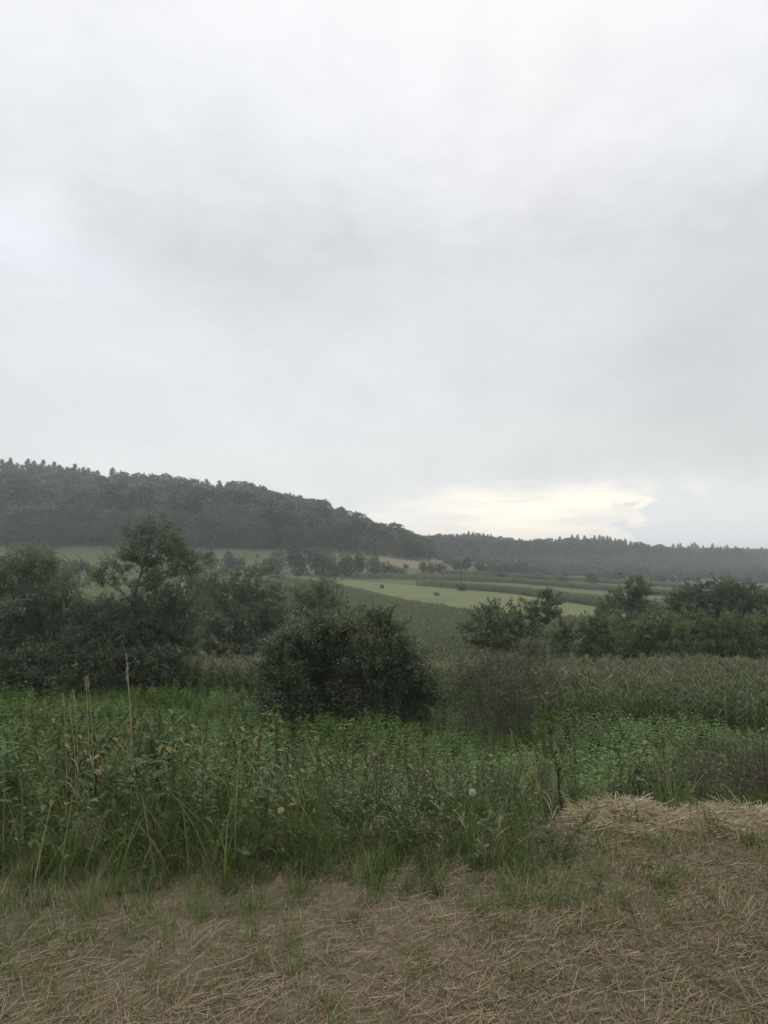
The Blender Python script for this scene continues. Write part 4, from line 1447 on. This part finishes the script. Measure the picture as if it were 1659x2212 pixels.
def dryweed_kind(h):
    st, lf = Geo(), Geo()
    for k in range(5):
        lean = rng.normal(0, .22, 2)
        t = np.linspace(0, 1, 5)
        hh = h * rng.uniform(.7, 1)
        pts = np.stack([lean[0] * hh * t ** 1.5, lean[1] * hh * t ** 1.5, hh * t - .05], -1)
        st.tube(pts, np.linspace(.004, .0015, 5), 4)
        m = 12
        tt = rng.uniform(.3, .95, m)
        A = np.stack([np.interp(tt, t, pts[:, i]) for i in range(3)], -1)
        B = A + rng.normal(0, .06, (m, 3)) + np.array([0, 0, .12])
        st.tubes(A, B, .0018, .001)
        q = 70
        j = rng.integers(0, m, q)
        P = A[j] + (B[j] - A[j]) * rng.uniform(.2, 1.1, q)[:, None] + rng.normal(0, .008, (q, 3))
        lf.leaves(P, rng.normal(0, 1, (q, 3)), rng.uniform(.012, .035, q), rng.uniform(.006, .014, q), rng.uniform(0, 1, q))
    return st.mesh('stem', M['barkbrown']), lf.mesh('foliage', M['dryweed'])


def grass_tuft(n=26, h=(.12, .38), w=.007, mat='grass', spread=.06):
    g = Geo()
    for _ in range(n):
        a = rng.uniform(0, 6.28)
        hh = rng.uniform(*h)
        g.blade((rng.normal(0, spread), rng.normal(0, spread), -.01), (math.cos(a) * .35, math.sin(a) * .35, 1.2), hh, w, 4, rng.uniform(.5, 1.9),
                tint=float(rng.uniform(0, 1)), tipw=.1)
    return g.mesh('tuft', M[mat])


def herb_tuft(n=16):
    """low leafy weeds: clover, bedstraw and plantain mixed"""
    g = Geo()
    for _ in range(n):
        a = rng.uniform(0, 6.28)
        r = rng.uniform(0, .12)
        hh = rng.uniform(.05, .22)
        p0 = np.array([r * math.cos(a), r * math.sin(a), 0])
        p1 = p0 + np.array([rng.normal(0, .04), rng.normal(0, .04), hh])
        g.tubes([p0], [p1], .0015, .001, 3, .3)
        m = 9
        tt = rng.uniform(.3, 1, m)
        P = p0 + (p1 - p0) * tt[:, None]
        g.leaves(P, rng.normal(0, 1, (m, 3)) + [0, 0, .2], rng.uniform(.012, .032, m), rng.uniform(.006, .014, m), rng.uniform(.05, .84, m), droop=.3)
    return g.mesh('herbs', M['weed'])


def plant(name, label, cat, kind, x, y, group=None, s=1.0, rz=None, tilt=None, parts=('stem', 'foliage')):
    e = thing(name, label, cat, (x, y, hz(x, y)), rng.uniform(0, 6.28) if rz is None else rz, group, s)
    if tilt:
        e.rotation_euler[0], e.rotation_euler[1] = tilt
    for nm, me in zip(parts, kind):
        link(nm, me, e)
    return e


def stand(kind_h, px, ytop, Y):
    """ground point and scale that bring a plant of height kind_h up to row ytop"""
    x, y = xy(px, Y)
    return x, y, max(.25, top_height(x, y, ytop)) / kind_h


def build_weeds():
    WK = [(h, weed_kind(h, dead=dd)) for h, dd in ((1.0, .2), (1.15, .35), (.95, .5), (1.2, .3), (1.05, .6), (1.1, .25), (.9, .4), (1.25, .45))]
    G1 = 'dark stemmed nettles along the front of the verge'
    n = 0
    while n < 205:
        px = rng.uniform(-60, 1130) if n < 176 else rng.uniform(1130, 1700)
        Y = rng.uniform(4.4, 7.4) if px < 1180 else rng.uniform(5.5, 8)
        crest = np.interp(px, [0, 120, 300, 500, 620, 760, 900, 1050, 1200, 1659], [1530, 1540, 1535, 1545, 1560, 1590, 1620, 1650, 1640, 1620])
        yt = crest + rng.exponential(30) - 8
        x, y = xy(px, Y)
        hreq = top_height(x, y, yt)
        if hreq < .4 or _smooth_noise(x * 4.1 + 3, y * 2.7) < -.55:
            n += .2
            continue
        h, k = WK[int(rng.integers(0, 8))]
        plant('nettle_plant', 'dark stemmed nettle with drooping leaves among the weeds at the front', 'weed', k, x, y, G1, min(hreq, 1.3) / h,
              tilt=(rng.normal(0, .09), rng.normal(0, .09)))
        n += 1
    LK = [(h, leafy_kind(h, f)) for h, f in ((.7, False), (.8, False), (.9, False), (.75, True), (.9, True), (1.0, False))]
    for k in range(190):
        px = rng.uniform(-80, 1240) if k < 160 else rng.uniform(1240, 1720)
        Y = rng.uniform(3.7, 6.4) if px < 1200 else rng.uniform(5.2, 8)
        x, y = xy(px, Y)
        yt = np.interp(px, [0, 300, 600, 900, 1200, 1659], [1590, 1600, 1620, 1665, 1680, 1650]) + rng.uniform(-35, 75)
        hr = top_height(x, y, yt)
        if hr < .22:
            continue
        h, kd = LK[int(rng.integers(0, 6))]
        plant('leafy_weed', 'branching green weed in the tangle at the foot of the dark stemmed nettles', 'weed', kd, x, y, 'branching weeds of the front tangle',
              min(hr, 1.2) / h, tilt=(rng.normal(0, .22), rng.normal(0, .22)))
    # the taller ones that stand out
    for px, yt, Y, lb in ((608, 1503, 5.2, 'curled dying nettle top standing in front of the dark hawthorn bush'),
                          (712, 1548, 5.6, 'small brown withered nettle right of the curled one'),
                          (578, 1548, 5.0, 'leaning nettle just left of the curled dying one')):
        x, y, _ = stand(1, px, yt, Y)
        h, k = WK[4]
        plant('withered_nettle', lb, 'weed', k, x, y, None, top_height(x, y, yt) / h, tilt=(.03, .04))
    BK = [(h, broad_kind(h)) for h in (.9, 1.0)]
    for px, yt, Y, lb in ((2, 1488, 3.7, 'tall broad leaved weed cut by the left picture edge'), (380, 1538, 4.2, 'broad leaved weed with glossy long leaves near the tall dry grass'),
                          (448, 1612, 3.9, 'lower broad leaved weed with star shaped leaf whorl'), (40, 1560, 4.2, 'second broad leaved weed behind the one at the left edge'),
                          (325, 1560, 5.4, 'broad leaved weed half hidden by nettles right of the tall dry grass')):
        h, k = BK[int(rng.integers(0, 2))]
        x, y, s = stand(h, px, yt, Y)
        plant('broad_leaved_weed', lb, 'weed', k, x, y, None, s)
    DK = [(h, drygrass_kind(h)) for h in (1.0, 1.1, 1.2)]
    for px, yt, Y, rz, lb in ((276, 1440, 4.3, 3.4, 'tallest pale dry grass stem standing clear of the weeds'), (282, 1470, 4.4, 3.2, 'dry grass stem right beside the tallest one'),
                              (186, 1485, 4.6, 3.3, 'dry grass stem with drooping head before the left willow'), (197, 1482, 4.5, 3.1, 'twin dry grass stem leaning over the nettle bed'),
                              (140, 1520, 4.3, 3.5, 'bent dry grass stem with thick pale seed head'), (165, 1512, 4.5, 3.0, 'short dry grass stem between the bent and drooping ones'),
                              (163, 1540, 4.1, 3.6, 'dry grass stem with brown seed head low in the left weeds'), (12, 1600, 3.8, 3.2, 'dry grass stem arching at the left picture edge'),
                              (430, 1588, 4.4, 3.0, 'dry grass stem beside the broad leaved star whorl')):
        h, k = DK[int(rng.integers(0, 3))]
        x, y = xy(px + 25, Y)
        plant('dry_grass', lb, 'grass', k, x, y, None, top_height(x, y, yt) / h, rz, parts=('stem', 'seed_head'))
    G3 = 'thin dry grass stems in the left weeds'
    for _ in range(34):
        px, Y = (rng.uniform(60, 420) if rng.random() < .6 else rng.uniform(420, 1250)), rng.uniform(3.9, 5.2)
        h, k = DK[int(rng.integers(0, 3))]
        x, y = xy(px, Y)
        plant('grass_stem', 'thin straw coloured grass stem leaning among the front weeds', 'grass', k, x, y, G3,
              top_height(x, y, rng.uniform(1590, 1690)) / h, rng.uniform(2.2, 4.2), tilt=(rng.normal(0, .15), rng.normal(0, .2)), parts=('stem', 'seed_head'))
    # brown dry weeds on the right
    YK = [(h, dryweed_kind(h)) for h in (.8, .9, 1.0, 1.1)]
    for _ in range(52):
        px = rng.uniform(1330, 1690)
        Y = rng.uniform(5.4, 9.5)
        x, y = xy(px, Y)
        yt = np.interp(px, [1330, 1420, 1560, 1660], [1640, 1585, 1560, 1575]) + rng.exponential(32)
        hr = top_height(x, y, yt)
        if hr < .3:
            continue
        h, k = YK[int(rng.integers(0, 4))]
        plant('dry_weed', 'brown dry twiggy weed at the lower right behind the straw', 'weed', k, x, y, 'brown dry weeds behind the straw', min(hr, 1.9) / h)
    for _ in range(22):
        px = rng.uniform(780, 1330)
        Y = rng.uniform(5.0, 7.5)
        x, y = xy(px, Y)
        hr = top_height(x, y, rng.uniform(1610, 1690))
        if hr < .25:
            continue
        h, k = YK[int(rng.integers(0, 4))]
        plant('dry_weed', 'low brown dry weed between the nettles and the dandelion clock', 'weed', k, x, y, 'low brown weeds in the middle front', min(hr, 1.2) / h)
    # thin dark sapling with sparse leaves, right of centre
    e_x, e_y = xy(1212, 4.6)
    e = thing('sapling', 'thin dark leafless sapling stem beside the straw with sparse side shoots', 'sapling', (e_x, e_y, hz(e_x, e_y)))
    st, lf = Geo(), Geo()
    z0 = hz(e_x, e_y)
    P = [(1214, 1745), (1207, 1700), (1205, 1660), (1191, 1618), (1188, 1580), (1176, 1545), (1173, 1515)]
    pts = np.array([at(a, b, 4.6 + .05 * math.sin(a)) for a, b in P]) - np.array([e_x, e_y, z0])
    st.tube(pts, np.linspace(.0095, .0022, len(P)), 7)
    for _ in range(60):
        t = rng.uniform(.1, 1)
        p = np.array([np.interp(t, np.linspace(0, 1, len(P)), pts[:, i]) for i in range(3)])
        d = np.array([rng.normal(0, .8), rng.normal(0, .8), .7])
        L = rng.uniform(.05, .16)
        q = p + d / np.linalg.norm(d) * L
        st.tubes([p], [q], .0022, .001)
        m = 12
        PP = p + (q - p) * rng.uniform(.3, 1.1, m)[:, None]
        lf.leaves(PP, d + rng.normal(0, .7, (m, 3)), rng.uniform(.015, .04, m), rng.uniform(.006, .014, m), rng.uniform(0, 1, m))
    link('stem', st.mesh('stem', M['stem'], True), e)
    link('foliage', lf.mesh('foliage', M['weed']), e)
    # bare curved twig at the right edge
    e_x, e_y = xy(1640, 5.0)
    e = thing('bare_twig', 'dark bare bramble cane arching at the right picture edge', 'bramble', (e_x, e_y, hz(e_x, e_y)))
    st = Geo()
    o = np.array([e_x, e_y, hz(e_x, e_y)])
    st.tube(np.array([o, at(1655, 1690, 5.0), at(1610, 1650, 5.0), at(1575, 1622, 5.05), at(1540, 1605, 5.1)]) - o, np.linspace(.006, .002, 5), 5)
    st.tube(np.array([o, at(1650, 1640, 5.0), at(1648, 1590, 5.0), at(1640, 1560, 5.05)]) - o, np.linspace(.006, .002, 4), 5)
    st.tube(np.array([at(1655, 1690, 5.0), at(1610, 1690, 5.0), at(1570, 1672, 4.95), at(1555, 1660, 4.9)]) - o, np.linspace(.005, .002, 4), 5)
    link('cane', st.mesh('cane', M['stem'], True), e)
    # yellow tansy / ragwort
    def flowerhead(c, r, n, petal, g):
        P = c + np.stack([rng.normal(0, r, n), rng.normal(0, r, n), rng.normal(0, r * .3, n)], -1)
        g.leaves(P, rng.normal(0, 1, (n, 3)) * [1, 1, .3], r * .55, r * .4, rng.uniform(0, 1, n))

    for k, (px, yt, Y, nm, lb, mt) in enumerate(((1148, 1508, 6.0, 'yellow_flower_plant', 'tall weed with flat yellow flower heads before the thin bush', 'yellow'),
                                                (1230, 1507, 6.4, 'yellow_flower_plant', 'single yellow flower head standing against the green maize', 'yellow'),
                                                (1167, 1512, 6.1, 'yellow_flower_plant', 'small yellow flower close right of the larger yellow heads', 'yellow'),
                                                (1418, 1581, 6.6, 'yellow_flower_plant', 'low yellow flower at the edge of nettles and maize', 'yellow'),
                                                (384, 1612, 3.9, 'yellow_flower_plant', 'single golden leafed bloom low among the left weeds', 'yellow'),
                                                (762, 1558, 6.2, 'white_flower_plant', 'small white umbel before the hawthorn bush foot', 'white'),
                                                (744, 1572, 6.2, 'white_flower_plant', 'lower white umbel left of the other white one', 'white'),
                                                (1365, 1692, 5.2, 'white_flower_plant', 'tiny pale flower beside the straw heap', 'white'))):
        x, y = xy(px, Y)
        h = max(.3, top_height(x, y, yt))
        e = thing(nm, lb, 'flower', (x, y, hz(x, y)))
        st, lf, fl = Geo(), Geo(), Geo()
        st.tube([(0, 0, -.05), (.01, .0, h * .5), (0, 0, h)], [.005, .004, .0025], 5)
        m = 70
        t = rng.uniform(.2, .93, m)
        lf.leaves(np.stack([0 * t, 0 * t, h * t], -1), rng.normal(0, 1, (m, 3)) + [0, 0, .2], rng.uniform(.03, .08, m), .016, rng.uniform(.1, .8, m))
        for _ in range(4 if k in (0, 5) else 2):
            c = np.array([rng.normal(0, .022), rng.normal(0, .022), h + rng.normal(-.01, .015)])
            st.tubes([(0, 0, h * .88)], [c], .0018, .0014)
            flowerhead(c, .011, 18, mt, fl)
        link('stem', st.mesh('stem', M['gstem']), e)
        link('foliage', lf.mesh('foliage', M['weed']), e)
        link('flower_head', fl.mesh('flower_head', M[mt]), e)
    # mugwort tip
    for px, yt, Y, lb in ((787, 1533, 5.8, 'upright pale mugwort spike beside the white umbels'), (812, 1548, 5.9, 'shorter mugwort spike right of the pale one')):
        x, y = xy(px, Y)
        h = top_height(x, y, yt)
        e = thing('mugwort', lb, 'weed', (x, y, hz(x, y)))
        st, lf = Geo(), Geo()
        st.tube([(0, 0, -.05), (.02, 0, h * .6), (0, 0, h)], [.006, .004, .002], 5)
        for k in range(26):
            t = .35 + .65 * k / 26
            a = rng.uniform(0, 6.28)
            p = np.array([.015 * t, 0, h * t])
            q = p + np.array([math.cos(a) * .5, math.sin(a) * .5, 1.0]) * rng.uniform(.05, .11) * (1.3 - t)
            st.tubes([p], [q], .0018, .001)
            m = 22
            PP = p + (q - p) * rng.uniform(.2, 1.1, m)[:, None] + rng.normal(0, .004, (m, 3))
            lf.leaves(PP, rng.normal(0, 1, (m, 3)) + [0, 0, .5], rng.uniform(.01, .025, m), .007, rng.uniform(.3, .85, m))
        link('stem', st.mesh('stem', M['gstem']), e)
        link('foliage', lf.mesh('foliage', M['willow2']), e)
    # dandelion clock
    Y = 3.55
    c = at(1020, 1712, Y)
    z0 = hz(c[0], Y)
    e = thing('dandelion_clock', 'round white dandelion clock on a thin stalk near the straw', 'dandelion', (float(c[0]), Y, z0))
    st, sd_, cr = Geo(), Geo(), Geo()
    hh = c[2] - z0
    st.tube([(.01, 0, -.02), (.004, 0, hh * .5), (0, 0, hh)], [.0025, .002, .0018], 6)
    n = 150
    d = unit(n)
    C = np.array([0, 0, hh])
    cr.tubes(np.repeat(C[None], n, 0) + d * .003, C + d * .014, .0003, .0003)
    for k in range(n):
        s = np.cross(d[k], unit(1)[0])
        s /= np.linalg.norm(s)
        t = np.cross(d[k], s)
        aa = np.arange(9) * .698
        E = C + d[k] * .0185 + (s[None] * np.cos(aa)[:, None] + t[None] * np.sin(aa)[:, None]) * .0055
        sd_.tubes(np.repeat((C + d[k] * .014)[None], 9, 0), E, .00028, .0002, 3, .7)
    link('stalk', st.mesh('stalk', M['gstem'], True), e)
    ht = Geo()
    ht.tube(C + np.array([(0, 0, -.004), (0, 0, -.002), (0, 0, .002), (0, 0, .004)]), [.001, .0035, .0035, .001], 8)
    link('seed_ball', sd_.mesh('seed_ball', M['fluff']), e)
    link('seeds', cr.mesh('seeds', M['fluff']), e)
    link('receptacle', ht.mesh('receptacle', M['drygrass']), e)


build_weeds()


# ------------------------------------------------------------------ verge: grass, herbs, straw
def straws(n, fx, L=(.10, .38), r=.0022):
    P, e = fx(n)
    a = rng.uniform(0, 3.14159, n)
    el = rng.normal(0, .18, n)
    l = rng.uniform(*L, n)
    d = np.stack([np.cos(a) * np.cos(el), np.sin(a) * np.cos(el), np.sin(el)], -1) * l[:, None] * .5
    g = Geo()
    g.tubes(P - d, P + d, r, r * .8, 3, rng.uniform(0, 1, n))
    return g


def build_verge():
    gx, gy = np.meshgrid(np.linspace(-9, 9, 120), np.concatenate([np.linspace(-6, 1, 15), np.linspace(1.1, 4.9, 76)]))
    gy = gy + np.clip((gy - 2.4) / 1.6, 0, 1) * (.25 * np.sin(gx * 1.7) + .12 * np.sin(gx * 4.3))
    sheet('verge', np.stack([gx, gy], -1), M['verge'], .008)

    def heap(px0, px1, Y, hgt, n, label):
        x0, x1 = xy(px0, Y)[0], xy(px1, Y)[0]
        cx = (x0 + x1) / 2
        rx, ry = (x1 - x0) / 2, .42
        z0 = hz(cx, Y)

        def f(n):
            u = rng.uniform(-1, 1, (n, 2))
            q = np.sqrt(np.clip(1 - (u ** 2).sum(1), 0, 1))
            k = (u ** 2).sum(1) < 1
            u, q = u[k], q[k]
            x = u[:, 0] * rx
            y = u[:, 1] * ry
            top = q * hgt * (.75 + .3 * np.sin(x * 9 + 1) * np.cos(y * 11)) + H(cx + x, Y + y) - z0
            return np.stack([x, y, top * 1.0 - rng.exponential(.02, len(x)) + .012], -1), None
        P, _ = f(n)
        g = straws(len(P), lambda m: (P, None))
        e = thing('straw_heap', label, 'straw heap', (cx, Y, z0))
        link('straw', g.mesh('straw', M['palestraw']), e)
    heap(1225, 1440, 4.75, .12, 3400, 'long pale heap of cut straw at the foot of the thin sapling')
    heap(1445, 1690, 4.70, .09, 3000, 'second heap of cut straw reaching the right picture edge')
    # loose straw strewn over the trodden verge
    n = 120000
    x = rng.uniform(-3.2, 3.4, n)
    y = rng.uniform(1.6, 4.6, n)
    w = np.exp(-((x - 1.6) / 1.5) ** 2) * .8 + np.clip((3.4 - y) / 1.2, 0, 1) * .75
    k = rng.random(n) < w
    x, y = x[k], y[k]
    P = np.stack([x, y, H(x, y) + rng.uniform(.004, .03, len(x))], -1)
    g = Geo()
    for L_, r_, f_ in (((.015, .07), .0010, .62), ((.04, .12), .0014, .33), ((.08, .2), .0018, .06)):
        q = P[rng.random(len(P)) < f_ * 1.15]
        m = len(q)
        a_ = rng.uniform(0, 3.1416, m)
        l_ = rng.uniform(*L_, m)[:, None]
        d_ = np.stack([np.cos(a_), np.sin(a_), rng.normal(0, .12, m)], -1) * l_
        bend = rng.normal(0, .05, (m, 3)) * l_ * [1, 1, .3]
        mid = q + d_ * rng.uniform(.3, .7, m)[:, None] + bend
        tt = rng.uniform(0, 1, m)
        g.tubes(q, mid, r_, r_ * .95, 3, tt)
        g.tubes(mid, q + d_, r_ * .95, r_ * .6, 3, tt)
    o = link('straw_litter', g.mesh('straw_litter', M['straw']))
    o['kind'] = 'stuff'
    o['label'] = 'loose dry straw strewn over the verge in front of the weeds'
    o['category'] = 'straw'
    TS = [grass_tuft(18, (.04, .13), .004, 'grass', .05) for _ in range(4)] + [grass_tuft(14, (.05, .12), .003, 'drygrass', .05) for _ in range(2)]
    x = rng.uniform(-4, 4, 4200)
    y = rng.uniform(1.8, 4.4, 4200)
    k = rng.random(4200) < np.clip(.42 + .5 * _smooth_noise(x * 3.1, y * 4.3), .05, 1)
    x, y = x[k], y[k]
    scatter('short_grass', np.stack([x, y, H(x, y)], -1), TS, rng.uniform(.6, 1.3, len(x)), .15, 'short trodden grass growing through the straw on the verge', 'grass')
    LG_ = [grass_tuft(22, (.3, .7), .008, 'grass', .08) for _ in range(5)]
    x = rng.uniform(-4.6, 2.2, 230)
    y = rng.uniform(3.5, 6.5, 230)
    k = rng.random(230) < np.clip(.5 + .5 * _smooth_noise(x * 2.1, y * 2.3), .05, 1)
    x, y = x[k], y[k]
    scatter('long_grass', np.stack([x, y, H(x, y)], -1), LG_, rng.uniform(.6, 1.15, len(x)), .2, 'long arching grass tangled among the front weeds', 'grass')
    T = [grass_tuft() for _ in range(6)]
    n = 3600
    x = rng.uniform(-5.5, 5.5, n)
    y = rng.uniform(2.2, 8.0, n)
    heapd = (x > .9) & (y < 5.2) & (y > 3.4)
    k = (rng.random(n) < np.where(heapd, .08, np.clip((y - 2.5) / 1.3, .16, 1) * np.clip((4.9 - y) / .6, .03, 1)))
    x, y = x[k], y[k]
    P = np.stack([x, y, H(x, y)], -1)
    scatter('grass', P, T, rng.uniform(.35, .8, len(x)) * np.clip((y - 1.2) / 2.6, .35, 1), .12, 'mixed green and dry grass on the verge', 'grass')
    K = [herb_tuft() for _ in range(6)]
    n = 3000
    x = rng.uniform(-6, 6, n)
    y = rng.uniform(3.4, 9.5, n)
    heapd = (x > .9) & (y < 5.0) & (y > 3.6)
    k = rng.random(n) < np.where(heapd, .15, np.clip((y - 3.3) / .8, .02, 1) * np.clip((7.0 - y) / 1.6, .12, 1))
    x, y = x[k], y[k]
    P = np.stack([x, y, H(x, y)], -1)
    scatter('herbs', P, K, rng.uniform(.5, 1.1, len(x)) * np.clip((y - 1.2) / 2.8, .4, 1.0), .15, 'low leafy herbs covering the slope under the tall weeds', 'herbs')
    # meadow grass on the far pale field: coarse tussocks
    TG = [grass_tuft(14, (.4, .9), .06, 'grass', .35) for _ in range(4)]
    poly = [xy(-200, 100), xy(700, 100), xy(620, 260), xy(700, 330), xy(-200, 335)]
    P = fill(poly, 2.4)
    scatter('meadow_grass', P, TG, rng.uniform(.7, 1.3, len(P)), .1, 'rough grass of the pale sloping meadow', 'grass')


build_verge()

# ------------------------------------------------------------------ haze
bpy.ops.mesh.primitive_cube_add(size=1)
hzb = bpy.context.object
hzb.name = 'haze'
hzb.data.name = 'haze'
hzb.scale = (10600, 4700, 140)
hzb.location = (0, 1940, 140 / 2 - 14.0)
hzb['kind'] = 'stuff'
m, t, out = new_mat('haze')
pv = t.node('ShaderNodeVolumePrincipled')
pv.inputs['Color'].default_value = (.90, .95, 1.0, 1)
pv.inputs['Density'].default_value = .00042
pv.inputs['Anisotropy'].default_value = .15
t.l.new(pv.outputs[0], out.inputs['Volume'])
hzb.data.materials.append(m)
